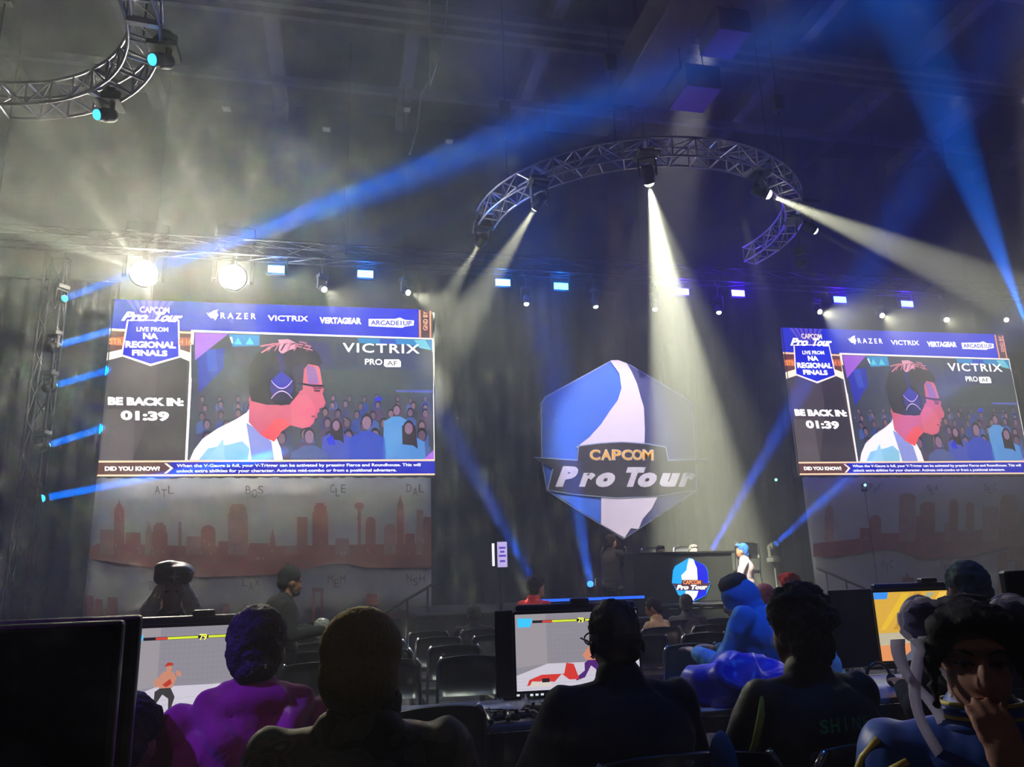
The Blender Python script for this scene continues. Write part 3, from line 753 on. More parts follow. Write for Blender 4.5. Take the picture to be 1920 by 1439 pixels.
M_EB = mat('blue_print', (40, 92, 196), .6, noise_s=1, amt=.3); M_EN = mat('navy_print', (52, 54, 104), .7); M_EW = mat('pale_lilac_print', (206, 194, 214), .7, noise_s=2, amt=.1)
M_ED = mat('charcoal_print', (38, 35, 46), .7); M_EE = mat('silver_edge', (150, 160, 196), .4, .4); M_EO = mat('orange_print', (240, 168, 40), .6); M_ES = mat('silver_print', (196, 190, 204), .5)
slab('edge', [(675, 126), (800, 158), (1180, 384), (1222, 430), (1244, 800), (1250, 1010), (755, 1338), (235, 1010), (200, 800), (196, 420), (225, 372)], -.06, .05, M_EE, em)
slab('blue_half', [(672, 134), (700, 134), (770, 180), (770, 1316), (750, 1326), (245, 1006), (208, 800), (204, 422), (230, 380)], -.01, .012, M_EB, em, 'bright blue left half')
slab('navy_half', [(760, 150), (800, 166), (1174, 390), (1214, 434), (1236, 800), (1240, 1006), (760, 1326)], -.008, .016, M_EN, em, 'dark navy right half')
slab('white_flare', [(660, 134), (712, 128), (772, 150), (806, 210), (842, 290), (866, 380), (888, 450), (894, 600), (890, 720), (430, 720), (520, 650), (600, 560), (660, 470), (712, 400), (736, 320), (722, 220)], .01, .01, M_EW, em, 'pale upward flare')
slab('white_flare', [(600, 1040), (984, 1040), (940, 1130), (880, 1200), (850, 1270), (800, 1262), (758, 1328), (598, 1236)], .01, .01, M_EW, em, 'pale downward flare')
slab('band_edge', [(140, 782), (436, 800), (444, 704), (600, 686), (740, 678), (900, 690), (1036, 712), (1052, 800), (1322, 794), (1180, 850), (1240, 1010), (980, 1050), (700, 1064), (420, 1038), (230, 1008), (270, 860)], .02, .01, M_EE, em)
slab('band', [(160, 790), (440, 810), (450, 712), (600, 694), (740, 686), (900, 698), (1030, 720), (1046, 810), (1300, 802), (1180, 856), (1236, 1002), (980, 1042), (700, 1054), (420, 1030), (244, 1002), (276, 860)], .028, .012, M_ED, em, 'charcoal name band')
for i, ch in enumerate('CAPCOM'):
    lt = MB(); xa_ = (522, 598, 672, 738, 808, 878)[i]; xb_ = (588, 664, 730, 802, 872, 946)[i]
    for d, m, b, e_ in ((.044, M_ES, .05, 4), (.048, M_EO, .01, 0)):
        put_text(lt, ch, (Ze(xa_-e_, 802+e_), Ze(xb_+e_, 804+e_), Ze(xa_-e_, 736-e_)), d, m, b)
    lt.build('letter', None, em)
for s_, a, b, c in (('P', (288, 985), (446, 985), (300, 846)), ('r', (446, 985), (560, 985), (452, 890)), ('o', (545, 988), (700, 988), (552, 888)), ('T', (728, 985), (888, 985), (738, 852)), ('o', (826, 988), (980, 988), (834, 888)),
                    ('u', (976, 988), (1120, 988), (986, 892)), ('r', (1116, 985), (1232, 985), (1124, 890))):
    lt = MB(); put_text(lt, s_, (Ze(*a), Ze(*b), Ze(*c)), .046, M_ES, .075, .3); lt.build('letter', None, em)
for x in (-1.2, 1.2): MB().tube([(x, 1.0, -.07), (x, ZC-EZ-.4, -.07)], .008, 6).build('hanging_wire', M_DALU, em)
# ------------------------------------------------------------------ stage and what stands on it
SD = .98           # height of the deck
M_DECK = mat('black_stage_deck', (28, 28, 32), .4, noise_s=6); M_SKIRT = mat('dark_grey_stage_skirt', (44, 46, 44), .9, noise_s=3, bump=.1)
st = thing('stage', 'low black stage under the emblem with a grey skirt', 'stage', (5.3, 12.6, 0))
MB().box((0, .9, SD-.03), (8.4, 4.0, .06), bev=.01).build('deck', M_DECK, st)
for i in range(7): MB().box((-3.6+i*1.2, -1.08, SD/2-.03), (1.19, .03, SD-.08)).build('skirt_panel', M_SKIRT, st)
for i in range(6):
    for y in (-.95, .9, 2.75): MB().tube([(-4+i*1.6, y, 0), (-4+i*1.6, y, SD-.06)], .03, 6).build('leg', M_DALU, st)
MB().box((0, -1.11, SD-.01), (8.4, .02, .02)).build('edge_strip', mat('pale_edge_strip', (120, 118, 120), .5), st)
# desk with emblem
dk = thing('stage_desk', 'dark commentator desk on the stage with a glowing hexagonal emblem on its front', 'desk', (5.5, 12.15, SD))
MB().box((0, 0, .38), (1.75, .04, .76), bev=.01).build('front_panel', mat('charcoal_desk_panel', (46, 47, 48), .6), dk)
MB().box((0, .3, .78), (1.85, .7, .04), bev=.01).build('desktop', M_MATTE, dk)
for x in (-.85, .85): MB().box((x, .3, .38), (.04, .6, .76)).build('side_panel', M_MATTE, dk)
Zd = zoomer(860, 980, 2.909, 12.1, 5.5, SD); s2 = thing; sg = MB()
L = lambda *p: [Zd(*a) for a in p]
hexp = [(1262, 192), (1342, 232), (1362, 262), (1366, 320), (1380, 330), (1352, 400), (1275, 436), (1200, 395), (1180, 350), (1166, 330), (1172, 262), (1184, 238)]
sg.poly(L(*hexp), .0, emat((30, 160, 240), 1.5)); sg.poly(L((1290, 206), (1342, 234), (1360, 264), (1364, 320), (1352, 398), (1276, 432), (1300, 320)), .002, emat((14, 20, 214), 1.4))
sg.poly(L((1258, 198), (1280, 200), (1302, 250), (1306, 316), (1222, 318), (1216, 290), (1244, 262), (1250, 230)), .004, emat((255, 255, 255), 1.5)); sg.poly(L((1240, 374), (1310, 374), (1300, 404), (1276, 434), (1238, 410)), .004, emat((255, 255, 255), 1.5))
sg.poly(L((1168, 332), (1216, 336), (1222, 314), (1330, 314), (1338, 334), (1382, 326), (1352, 370), (1196, 372)), .006, emat((96, 60, 70), 1))
put_text(sg, 'CAPCOM', (Zd(1226, 338), Zd(1322, 338), Zd(1226, 316)), .009, emat((255, 150, 90), 1.5), .03)
put_text(sg, 'Pro Tour', (Zd(1190, 368), Zd(1362, 366), Zd(1190, 342)), .009, emat((255, 255, 255), 1.8), .06, .3)
sgo = sg.build('glowing_emblem', None, dk, (0, -.03, 0), FLAT); sgo['label'] = 'glowing blue and white hexagon'
beam((5.5, 11.5, SD+.4), (5.5, 12.1, SD+.4), 60, 2, (.2, .4, 1))
# light box standing at the left of the stage
lx = thing('light_box', 'small white and violet lit box on a pole left of the stage', 'light box', (2.42, 12, 0))
MB().tube([(0, 0, .02), (0, 0, 1.6)], .025).build('pole', M_DALU, lx); MB().lathe([(.22, 0), (.22, .02), (.03, .04), (0, .04)]).build('base', M_DALU, lx)
MB().box((0, .06, 1.8), (.26, .1, .42), bev=.01).build('housing', M_MATTE, lx)
b = MB(); b.box((.04, 0, 1.8), (.15, .02, .38), emat((196, 180, 236), 1.1)); b.box((-.1, 0, 1.8), (.035, .02, .34), emat((240, 236, 255), 1.4))
for k, (zz, ww) in enumerate(((1.9, .1), (1.84, .07), (1.78, .11), (1.7, .08))): b.box((.04, -.012, zz), (ww, .006, .03), emat((96, 70, 200), 1))
b.build('lit_face', None, lx)
# lit table edge with gear in front of the stage
gt = thing('mixing_table', 'long dark table of equipment with a blue light strip along its back, before the stage', 'table', (3.35, 10.3, 0))
MB().box((0, 0, .86), (1.7, .6, .05), bev=.01).build('tabletop', M_MATTE, gt); MB().box((0, .28, 1.0), (1.7, .04, .24)).build('back_panel', M_MATTE, gt)
MB().box((0, .26, 1.135), (1.62, .03, .035)).build('light_strip', emat((40, 96, 255), 1.6), gt)
for x in (-.8, .8):
    for y in (-.25, .25): MB().box((x, y, .42), (.05, .05, .84)).build('leg', M_MATTE, gt)
mx = MB().box((0, 0, .04), (.6, .36, .08), bev=.01)
mxt = thing('mixing_console', 'black mixing console on the table before the stage', 'mixer', (3.5, 10.25, .885)); mx.build('body', M_BLACK, mxt)
for i in range(8):
    MB().box((-.24+i*.068, -.05, .085), (.02, .03, .02)).build('fader', M_WHITE, mxt)

# ------------------------------------------------------------------ dark ducts and violet panels under the roof
du = thing('ceiling_duct', 'black box-like duct under the roof above the arched truss', 'duct', (5.1, 9.6, 0))
MB().box((0, 0, 10.2), (.75, 4.6, .7), bev=.03).build('duct_body', M_MATTE, du)
for y in (-1.8, 0, 1.8): MB().box((0, y, 11.2), (.06, .06, 1.4)).build('hanger', M_DALU, du)
M_VIO = mat('violet_lit_panel', (96, 60, 150), .8)  # violet light on the undersides painted into the colour
for px, py, z, w_, l_ in ((1360, 83, 9.6, .55, 'upper of the two'), (1303, 186, 8.9, .62, 'lower of the two')):
    p = atZ(px, py, z); t = thing('hanging_speaker', 'black hanging box with a violet-lit underside, '+l_, 'speaker', p)
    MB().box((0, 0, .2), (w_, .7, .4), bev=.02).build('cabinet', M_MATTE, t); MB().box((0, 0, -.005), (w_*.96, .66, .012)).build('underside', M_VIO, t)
    for x in (-.2, .2): MB().tube([(x, 0, .4), (x, 0, ZC-.55-z)], .012, 6).build('hanging_wire', M_DALU, t)
# cables hanging from the roof
for pts, z, l_ in (([(838, 0), (834, 60), (822, 110), (806, 160)], 10.5, 'pale cable looping down under the roof, left of centre'), ([(806, 150), (790, 175), (782, 240), (768, 290)], 9.6, 'thin cable hanging below the looping cable')):
    p_ = [atY(a, b, 11.0-z*.05) for a, b in pts]; p_.insert(0, Vector((p_[0].x, p_[0].y, ZC-.4))); c = MB().tube(p_, .014, 6); c.smooth = True; o = c.build('hanging_cable', M_ALU); tag(o, l_, 'cable')

# ------------------------------------------------------------------ chairs
M_SEAT = mat('black_vinyl_seat', (30, 30, 36), .35, noise_s=30, amt=.2, bump=.1)


def make_chair():
    t = thing('stacking_chair', 'x', 'chair')
    MB().box((0, 0, .45), (.44, .42, .06), bev=.02).build('seat', M_SEAT, t)
    m = MB(); n = 8; vs = []
    for j, z in enumerate((.66, .76, .86, .93)):
        for i in range(n+1):
            u = -1+2*i/n; vs.append((u*(.215-.02*(j == 3)), -.235-.05*(z-.55)+.03*u*u-.012, z-.02*u*u*(j == 3)))
    k = len(vs); vs += [(x, y+.03, z) for x, y, z in vs]
    fs = [(j*(n+1)+i, j*(n+1)+i+1, (j+1)*(n+1)+i+1, (j+1)*(n+1)+i) for j in range(3) for i in range(n)]; fs += [tuple(q_+k for q_ in f[::-1]) for f in fs]
    rim = [i for i in range(n+1)]+[j*(n+1)+n for j in range(1, 4)]+[3*(n+1)+i for i in range(n-1, -1, -1)]+[j*(n+1) for j in (2, 1)]
    fs += [(a, rim[(i+1) % len(rim)], rim[(i+1) % len(rim)]+k, a+k) for i, a in enumerate(rim)]
    m.add(vs, fs); m.smooth = True; m.build('backrest', M_SEAT, t)
    for x in (-.22, .22):
        f = MB().tube([(x, .19, .01), (x, .17, .42)], .012, 8); f.smooth = True; f.build('leg', M_CHROME, t)
        f = MB().tube([(x, -.26, .01), (x, -.2, .42), (x, -.22, .6), (x*.98, -.25, .88), (x*.85, -.26, .925)], .012, 8); f.smooth = True; f.build('leg', M_CHROME, t)
    f = MB().tube([(-.22, .17, .42), (.22, .17, .42)], .01, 8); f.build('seat_rail', M_CHROME, t)
    return t


chair0 = make_chair(); _first = [True]


def chair(x, y, rz, label, group=None):
    if _first[0]: c = chair0; _first[0] = False
    else: c = copy_tree(chair0)
    c.location = (x, y, 0); c.rotation_euler = (0, 0, rz); c['label'] = label
    if group: c['group'] = group
    elif 'group' in c: del c['group']
    return c


rq = random.Random(4)
for r_, y in enumerate((6.0, 6.95, 7.9, 8.85)):
    for i in range(13):
        x = -1.3+i*.56+rq.uniform(-.03, .03)
        if 1.7 < x < 2.3: continue
        chair(x, y+rq.uniform(-.04, .04), rq.uniform(-.06, .06), 'empty black chair with bright metal frame in the audience rows before the stage', 'audience chairs before the stage')

# ------------------------------------------------------------------ people
SIT = dict(pel=(0, 0, .54), che=(0, .0, .84), nek=(0, .01, 1.075), hd=(0, .035, 1.205),
           sh=(.178, 0, 1.005), el=(.245, .13, .74), wr=(.13, .36, .80), hip=(.1, .02, .52), kn=(.14, .43, .52), an=(.14, .45, .1), to=(.15, .6, .05))
STAND = dict(pel=(0, 0, .95), che=(0, .0, 1.24), nek=(0, .01, 1.46), hd=(0, .03, 1.61),
             sh=(.18, 0, 1.40), el=(.25, .0, 1.12), wr=(.24, .12, .9), hip=(.1, 0, .93), kn=(.11, .03, .5), an=(.11, 0, .1), to=(.12, .15, .05))


def mir(p, s): return (p[0]*s, p[1], p[2])


def person(x, y, rz, label, J=SIT, skin=M_SKIN, top=None, topname='jacket', pants=None, hair=None, hairmat=M_HAIR, head_rot=(0, 0, 0), scale=1., z=0, vox=.013,
           wide=1., fat=0., over=None, extra_top=None, extras=None, wrinkle=.006, face=False, arms=None, group=None, topvox=None):
    """one continuous body; hair and clothes are children"""
    J = dict(J); J.update(over or {})
    t = thing('person', label, 'person', (x, y, z), rz, group); t.scale = (scale,)*3
    H = Vector(J['hd']); HR = Matrix.Rotation(head_rot[2], 3, 'Z') @ Matrix.Rotation(head_rot[0], 3, 'X') @ Matrix.Rotation(head_rot[1], 3, 'Y')
    hp = lambda a, b, c: H+HR @ Vector((a, b, c))
    b = MB(); S = lambda p: Vector((p[0]*wide, p[1], p[2]))
    # head
    b.ell(hp(0, -.012, .025), (.074, .092, .092), HR); b.ell(hp(0, .03, -.03), (.058, .062, .075), HR); b.ell(hp(0, .05, -.075), (.036, .034, .03), HR)
    b.ell(hp(0, .093, -.012), (.012, .018, .026), HR); b.ell(hp(0, .1, -.03), (.016, .014, .012), HR); b.ell(hp(0, .075, .035), (.05, .016, .014), HR)
    for s in (-1, 1): b.ell(hp(.076*s, -.005, -.01), (.011, .02, .032), HR, 10, 8)
    if face:
        b.ell(hp(0, .084, -.058), (.024, .012, .008), HR, 10, 8); b.ell(hp(0, .08, -.07), (.02, .012, .008), HR, 10, 8)
    b.cap(J['nek'], hp(0, -.015, -.05), .058+fat*.3, .054)
    pel, che, nek = Vector(J['pel']), Vector(J['che']), Vector(J['nek'])
    b.ell(pel, (.16+fat, .12+fat, .13)); b.ell((pel+che)/2, (.145+fat, .105+fat, .2)); b.ell(che, (.165*wide+fat*.6, .11+fat*.6, .19))
    for s in (-1, 1):
        A = (arms or {}).get(s, {}); sh = S(mir(A.get('sh', J['sh']), s)); el = S(mir(A.get('el', J['el']), s)); wr = S(mir(A.get('wr', J['wr']), s))
        b.cap(nek-Vector((0, .01, .03)), sh, .05, .052); b.cap(che, sh, .09, .05); b.cap(sh, el, .048, .038); b.cap(el, wr, .038, .026)
        d = Vector(A['hand']).normalized() if 'hand' in A else (wr-el).normalized(); n_ = Vector((0, 0, 1)) if abs(d.z) < .8 else Vector((0, 1, 0))
        if 'palm' in A: n_ = Vector(A['palm'])
        sd = d.cross(n_).normalized(); n_ = sd.cross(d).normalized(); pc = wr+d*.05
        fr_ = .0085 if vox < .007 else .0115
        b.ell(pc, (.04, .052, .016), Matrix((sd, d, n_)).transposed(), 12, 8)
        for i, (o_, ln) in enumerate(((-.03, .06), (-.01, .072), (.01, .068), (.03, .055))):
            q0 = pc+d*.035+sd*o_*(1 if vox < .007 else 1.15); cv = A.get('curl', .5)
            q1 = q0+(d-n_*cv*.5).normalized()*ln*.55; q2 = q1+(d-n_*cv*1.8).normalized()*ln*.5; b.cap(q0, q1, fr_, fr_, 8); b.cap(q1, q2, fr_, fr_*.85, 8)
        ts = A.get('thumb', -s); q0 = pc-d*.02+sd*.03*ts; q1 = q0+(d*.5+sd*ts-n_*.3).normalized()*.035; q2 = q1+(d+sd*ts*.3-n_*.4).normalized()*.03; b.cap(q0, q1, fr_*1.2, fr_, 8); b.cap(q1, q2, fr_, fr_*.9, 8)
        hip, kn, an, to = (Vector(mir(J[k], s)) for k in ('hip', 'kn', 'an', 'to'))
        b.cap(hip, kn, .082+fat*.3, .056); b.cap(kn, an, .054, .036); b.cap(an-Vector((0, .02, .03)), to, .036, .03)
    link('body', remesh(b, vox, 4, 'body', skin), t)
    # trousers and shoes
    p_ = MB(); p_.ell(pel, (.175+fat, .135+fat, .125)); sh_ = []
    for s in (-1, 1):
        hip, kn, an, to = (Vector(mir(J[k], s)) for k in ('hip', 'kn', 'an', 'to'))
        p_.cap(hip, kn, .1+fat*.3, .072); p_.cap(kn, an+Vector((0, 0, .03)), .07, .052)
        f = MB(); f.cap(an-Vector((0, .03, .045)), to, .05, .042); f.box(((an.x+to.x)/2, (an.y+to.y)/2-.01, .018), (.085, .25, .03), bev=.01)
        link('shoe', remesh(f, .012, 4, 'shoe', M_BLACK), t)
    link('trousers', remesh(p_, .016, 5, 'trousers', pants or mat('dark_trousers', (26, 28, 38), .9), (.004, 5, (1, 1, .5))), t)
    # upper garment
    c = MB(); c.ell(pel+Vector((0, 0, .05)), (.18+fat, .14+fat, .13)); c.ell((pel+che)/2, (.168+fat, .13+fat, .21)); c.ell(che, (.185*wide+fat*.6, .13+fat*.6, .2))
    c.cap(nek-Vector((0, .012, .05)), nek-Vector((0, .01, -.005)), .088, .074)
    for s in (-1, 1):
        A = (arms or {}).get(s, {}); sh = S(mir(A.get('sh', J['sh']), s)); el = S(mir(A.get('el', J['el']), s)); wr = S(mir(A.get('wr', J['wr']), s))
        c.cap(nek-Vector((0, .012, .05)), sh, .066, .06); c.cap(che, sh, .12, .06)
        if topname == 'tee': c.cap(sh, sh.lerp(el, .6), .068, .06)
        else: c.cap(sh, el, .068, .056); c.cap(el, el.lerp(wr, .92), .056, .042)
    c.ell(che+Vector((0, -.03, .07)), (.19*wide+fat*.5, .115+fat*.6, .15)); c.ell(nek-Vector((0, .012, .085)), (.2*wide, .088, .06)); c.ell(nek-Vector((0, .01, .06)), (.15*wide, .08, .055))
    if extra_top: extra_top(c, J)
    link(topname if topname != 'tee' else 'shirt', remesh(c, topvox or vox, 3, topname, top, (wrinkle, 9, (1, 1, .45))), t)
    if hair:
        h = MB(); hair(h, hp, HR); link('hair', remesh(h, .009, 2, 'hair', hairmat, (.009, 34, (1, 1, 1))), t)
    if extras: extras(t, hp, HR, J)
    return t


def short_hair(h, hp, HR):
    h.ell(hp(0, -.03, .045), (.083, .092, .088), HR); h.ell(hp(0, -.06, .0), (.077, .055, .09), HR); h.ell(hp(0, .02, .09), (.066, .07, .036), HR); h.ell(hp(0, -.085, -.05), (.055, .03, .035), HR)


def buzz(h, hp, HR): h.ell(hp(0, -.02, .035), (.079, .09, .09), HR); h.ell(hp(0, -.06, -.01), (.072, .045, .07), HR)


def curly(h, hp, HR):
    r0 = random.Random(2); h.ell(hp(0, -.03, .05), (.1, .1, .1), HR); h.ell(hp(0, -.06, -.03), (.088, .055, .09), HR)
    for i in range(70):
        a = r0.uniform(0, 2*PI); e = r0.uniform(-.4, 1.5)
        v = Vector((.1*math.cos(a)*math.cos(e), .1*math.sin(a)*math.cos(e)-.03, .05+.1*math.sin(e)))
        if v.y > .03 and v.z < .06: continue
        h.ell(hp(*v), (.022,)*3, None, 8, 6)


def put(px, dist, head_py, J=SIT, scale=1.):
    """ground point below a head seen at (px, head_py) at that distance; returns x, y, z offset"""
    p = atD(px, head_py, dist); return p.x, p.y, p.z-(J['hd'][2]+.0)*scale


def seat_at(px, dist): p = atD(px, 1200, dist); return p.x, p.y


# --- hooded purple jacket
M_HOOD = mat('magenta_fleece', (156, 30, 84), .9, noise_s=60, amt=.1, bump=.2, sheen=.2)


def hood_top(c, J):
    n = Vector(J['nek'])
    c.ell(n+Vector((0, -.06, -.0)), (.12, .07, .05)); c.ell(n+Vector((0, -.1, -.08)), (.07, .04, .07)); c.cap(n+Vector((-.125, -.05, .005)), n+Vector((.125, -.05, .005)), .04, .04)
    for s in (-1, 1): c.cap(n+Vector((.075*s, -.04, .01)), n+Vector((.06*s, .08, -.03)), .042, .04); c.cap(n+Vector((.13*s, -.06, -.01)), n+Vector((.075*s, -.15, -.09)), .034, .03); c.cap(n+Vector((.075*s, -.15, -.09)), n+Vector((0, -.165, -.17)), .03, .026)


x, y = seat_at(483, 2.4)
person(x, y, R(6), 'seated person with short dark hair in a purple hooded sweatshirt, seen from behind', top=M_HOOD, topname='hoodie', hair=short_hair, extra_top=hood_top, wide=1.08, fat=.035, head_rot=(R(-8), 0, R(-6)), scale=1.035, wrinkle=.014, vox=.011)
chair(x-.02, y-.02, R(6), 'black chair of the person in the purple hooded sweatshirt')
# --- ribbed beanie and camouflage jacket
M_BEANIE = mat('olive_knit', (148, 138, 96), .95, noise_s=90, amt=.25, bump=.5); M_CAMO = camo_mat()


def beanie_extra(t, hp, HR, J):
    h = MB(); h.ell(hp(0, -.02, .052), (.098, .108, .1), HR, 28, 18); h.ell(hp(0, -.035, -.01), (.094, .094, .098), HR, 28, 14)
    h.smooth = True; me = remesh(h, .007, 6, 'beanie', M_BEANIE)
    Hc = hp(0, -.02, .03); inv = HR.inverted()
    for v in me.vertices:
        d = inv @ (v.co-Hc); a = math.atan2(d.y, d.x); v.co += (v.co-Hc).normalized()*.0022*math.sin(a*44)
    link('beanie', me, t)
    b_ = MB(); b_.ell(hp(.05, .0, -.07), (.045, .06, .06), HR); b_.ell(hp(-.03, .03, -.085), (.05, .055, .04), HR); link('beard', remesh(b_, .009, 2, 'beard', M_HAIR, (.006, 30, (1, 1, 1))), t)


x, y = seat_at(678, 1.9)
person(x, y, R(-4), 'seated person in an olive ribbed beanie and camouflage jacket, seen from behind', top=M_CAMO, extras=beanie_extra, hair=buzz, wide=1.1, fat=.03, skin=M_SKIN2, head_rot=(R(-10), 0, R(-8)), scale=1.02, wrinkle=.009, vox=.011,
       over=dict(hd=(0, .03, 1.21), nek=(0, .01, 1.09), sh=(.178, 0, 1.035)), extra_top=lambda c, J: c.cap(Vector(J['nek'])+Vector((-.06, -.05, .0)), Vector(J['nek'])+Vector((.06, -.05, .0)), .045, .045))
chair(x, y-.02, R(-4), 'black chair of the person in the olive beanie')
# --- shaven head, navy jacket
M_NAVY = mat('navy_cloth', (12, 16, 34), .85, noise_s=50, amt=.2, bump=.15)


def glasses_extra(t, hp, HR, J):
    g = MB()
    for s in (-1, 1): g.tube([hp(.088*s, -.03, -.015), hp(.09*s, .0, .0), hp(.078*s, .09, .012)], .0035, 6); g.ell(hp(.088*s, -.034, -.026), (.008, .012, .022), HR, 8, 6)
    for s in (-1, 1): g.tube([hp(.036*s+.026*math.cos(a*PI/6), .104, .008+.02*math.sin(a*PI/6)) for a in range(12)], .0028, 6, closed=True)
    g.build('glasses', M_BLACK, t)


x, y = seat_at(1158, 2.6)
person(x, y, R(3), 'seated broad person with a shaven head and dark navy jacket before the middle monitor', top=M_NAVY, extras=glasses_extra, skin=M_SKIN3, wide=1.08, fat=.035, head_rot=(R(-6), 0, 0), scale=1.03, hair=buzz,
       hairmat=mat('cropped_stubble', (40, 34, 34), .8, noise_s=200), over=dict(hd=(0, .04, 1.20), el=(.28, .1, .74)), wrinkle=.008, vox=.012)
chair(x, y-.02, R(3), 'black chair of the shaven-headed person in the navy jacket')
# --- curly hair, dark jacket with green lettering
M_JACK = mat('black_team_jacket', (11, 14, 24), .7, noise_s=40, amt=.2, bump=.1)


def jacket_extra(t, hp, HR, J):
    b_ = MB(); cols = [(40, 200, 90), (40, 200, 90), (40, 190, 110), (60, 160, 110), (40, 130, 90)]
    for i, ch in enumerate('SHINE'):
        x0_ = .005+i*.042+(.012 if ch == 'I' else 0); put_text(b_, ch, ((x0_, .0), (x0_+(.008 if ch == 'I' else .034), .0), (x0_, .04)), 0, mat('green_print_%d' % i, cols[i], .6), .03)
    o = b_.build('back_lettering', None, t, (-.14, -.186, .93), (PI/2, 0, 0)); o['kind'] = 'stuff'
    p = MB(); p.tube([(-.228, -.045, 1.035), (-.262, -.075, .98), (-.285, -.065, .9), (-.296, -.02, .82)], [.006, .012, .012, .006], 8); p.smooth = True; p.build('piping', mat('lime_piping', (170, 190, 50), .6), t)


x, y = seat_at(1508, 2.7)
person(x, y, R(8), 'seated person with thick curly black hair and a dark jacket with small green lettering', top=M_JACK, hair=curly, extras=jacket_extra, skin=M_SKIN3, wide=1.12, fat=.03, head_rot=(R(-4), 0, R(10)), scale=1.02, wrinkle=.007, vox=.012)
chair(x-.02, y-.03, R(8), 'black chair of the curly-haired person in the dark jacket')
# --- light blue hood, sitting across the table
M_BLUE = mat('light_blue_cotton', (60, 136, 206), .85, noise_s=40, amt=.12, bump=.1); M_CYAP = mat('black_cap_cloth', (18, 18, 22), .8)


def hoodup(t, hp, HR, J):
    h = MB(); h.ell(hp(0, -.02, .03), (.1, .115, .105), HR, 24, 14); h.ell(hp(0, -.04, -.06), (.09, .09, .08), HR); h.cap(hp(0, -.04, -.08), Vector(J['nek'])+Vector((0, -.02, -.03)), .08, .1)
    link('hood', remesh(h, .01, 4, 'hood', M_BLUE, (.009, 9, (1, 1, .6))), t)
    c = MB(); c.lathe([(.092, .0), (.09, .04), (.06, .07), (.0, .08)], 20, Matrix.Translation(hp(0, -.01, .09)) @ HR.to_4x4()); c.smooth = True; c.build('cap', M_CYAP, t)


x, y = seat_at(1428, 5.2)
person(x, y, R(35), 'hunched person with a light blue shirt pulled over the head like a hood', top=M_BLUE, topname='shirt', extras=hoodup, head_rot=(R(-18), 0, R(20)), wide=1.05, over=dict(hd=(0, .12, 1.09), nek=(0, .06, .97)), scale=1.14, wrinkle=.012, pants=mat('pale_jeans', (80, 90, 120)), fat=.02)
chair(x, y, R(35), 'black chair under the person with the light blue hood')
# --- person at the far left, behind the near monitor
x, y = seat_at(205, 2.05)
person(x, y+.05, R(-12), 'person in a dark jacket, only the right shoulder showing beside the near monitor', top=mat('dark_blue_grey_jacket', (24, 32, 52), .8, noise_s=30), hair=short_hair, over=dict(hd=(-.0, .12, 1.03), nek=(0, .06, .93), sh=(.17, .04, .87), che=(0, .02, .75), el=(.23, .2, .68)), head_rot=(R(-20), 0, 0), wide=1.05)
chair(x, y, R(-12), 'black chair of the person half hidden by the near monitor')
# --- blonde with starred cap
M_BLOND = mat('blonde_hair', (244, 220, 196), .5, noise_s=80, amt=.3, bump=.5); M_CAPB = mat('black_leather_cap', (16, 17, 22), .4)


def blonde_hair(h, hp, HR):
    h.ell(hp(0, -.02, .03), (.085, .092, .088), HR)
    for s in (-1, 1):
        for k in range(5):
            h.cap(hp(.07*s, -.02+.012*k, .02), hp((.1+.012*k)*s, -.03+.02*k, -.12), .026, .03); h.cap(hp((.1+.012*k)*s, -.03+.02*k, -.12), hp((.135+.01*k)*s, .02+.01*k, -.2-.015*k), .03, .016)


def starcap(t, hp, HR, J):
    c = MB(); c.ell(hp(0, -.015, .105), (.118, .125, .06), HR); c.ell(hp(.035, -.02, .135), (.08, .07, .04), HR); c.cap(hp(-.07, .03, .08), hp(.07, .03, .08), .04, .04)
    link('cap', remesh(c, .01, 4, 'cap', M_CAPB, (.006, 9, (1, 1, 1))), t)
    s = MB(); pts = []
    for i in range(8):
        a = i*PI/4; r = .045 if i % 2 == 0 else .011
        pts.append((r*math.sin(a)*.8, r*math.cos(a)))
    n = len(pts); s.add([(a, b, 0) for a, b in pts]+[(a, b, .006) for a, b in pts], [tuple(range(n))[::-1], tuple(range(n, 2*n))]+[(i, (i+1) % n, n+(i+1) % n, n+i) for i in range(n)])
    o = s.build('star_badge', M_WHITE, t, hp(-.01, .118, .105)); o.rotation_euler = (PI/2, 0, PI)
    e = MB()
    for sx in (-1, 1): e.ell(hp(.03*sx, .088, .008), (.013, .006, .007), HR, 8, 6)
    e.build('eyes', M_BLACK, t)


x, y, z_ = put(325, 4.8, 1082, STAND, .96)
person(x, y, R(192), 'blonde person in a black cap with a white star, behind the left game monitor', J=STAND, top=mat('black_top', (18, 16, 20), .8), topname='top', hair=blonde_hair, hairmat=M_BLOND, extras=starcap, head_rot=(R(-12), 0, R(-4)),
       scale=.96, over=dict(hd=(.0, .12, 1.5), nek=(0, .05, 1.35), sh=(.19, .02, 1.27), che=(0, .02, 1.13), el=(.3, .12, 1.05), wr=(.3, .3, .95)), wide=1.1)
# --- standing person in profile with dark beanie
def darkbeanie(t, hp, HR, J):
    h = MB(); h.ell(hp(0, -.02, .055), (.09, .1, .092), HR); h.cap(hp(0, -.04, .13), hp(0, -.06, .15), .02, .012); h.ell(hp(0, -.06, .0), (.08, .055, .07), HR)
    link('beanie', remesh(h, .01, 4, 'beanie', mat('black_knit', (24, 26, 28), .95, noise_s=80, bump=.4)), t)
    b = MB(); b.ell(hp(0, .045, -.075), (.05, .05, .035), HR); link('beard', remesh(b, .009, 2, 'beard', M_HAIR, (.004, 30, (1, 1, 1))), t)


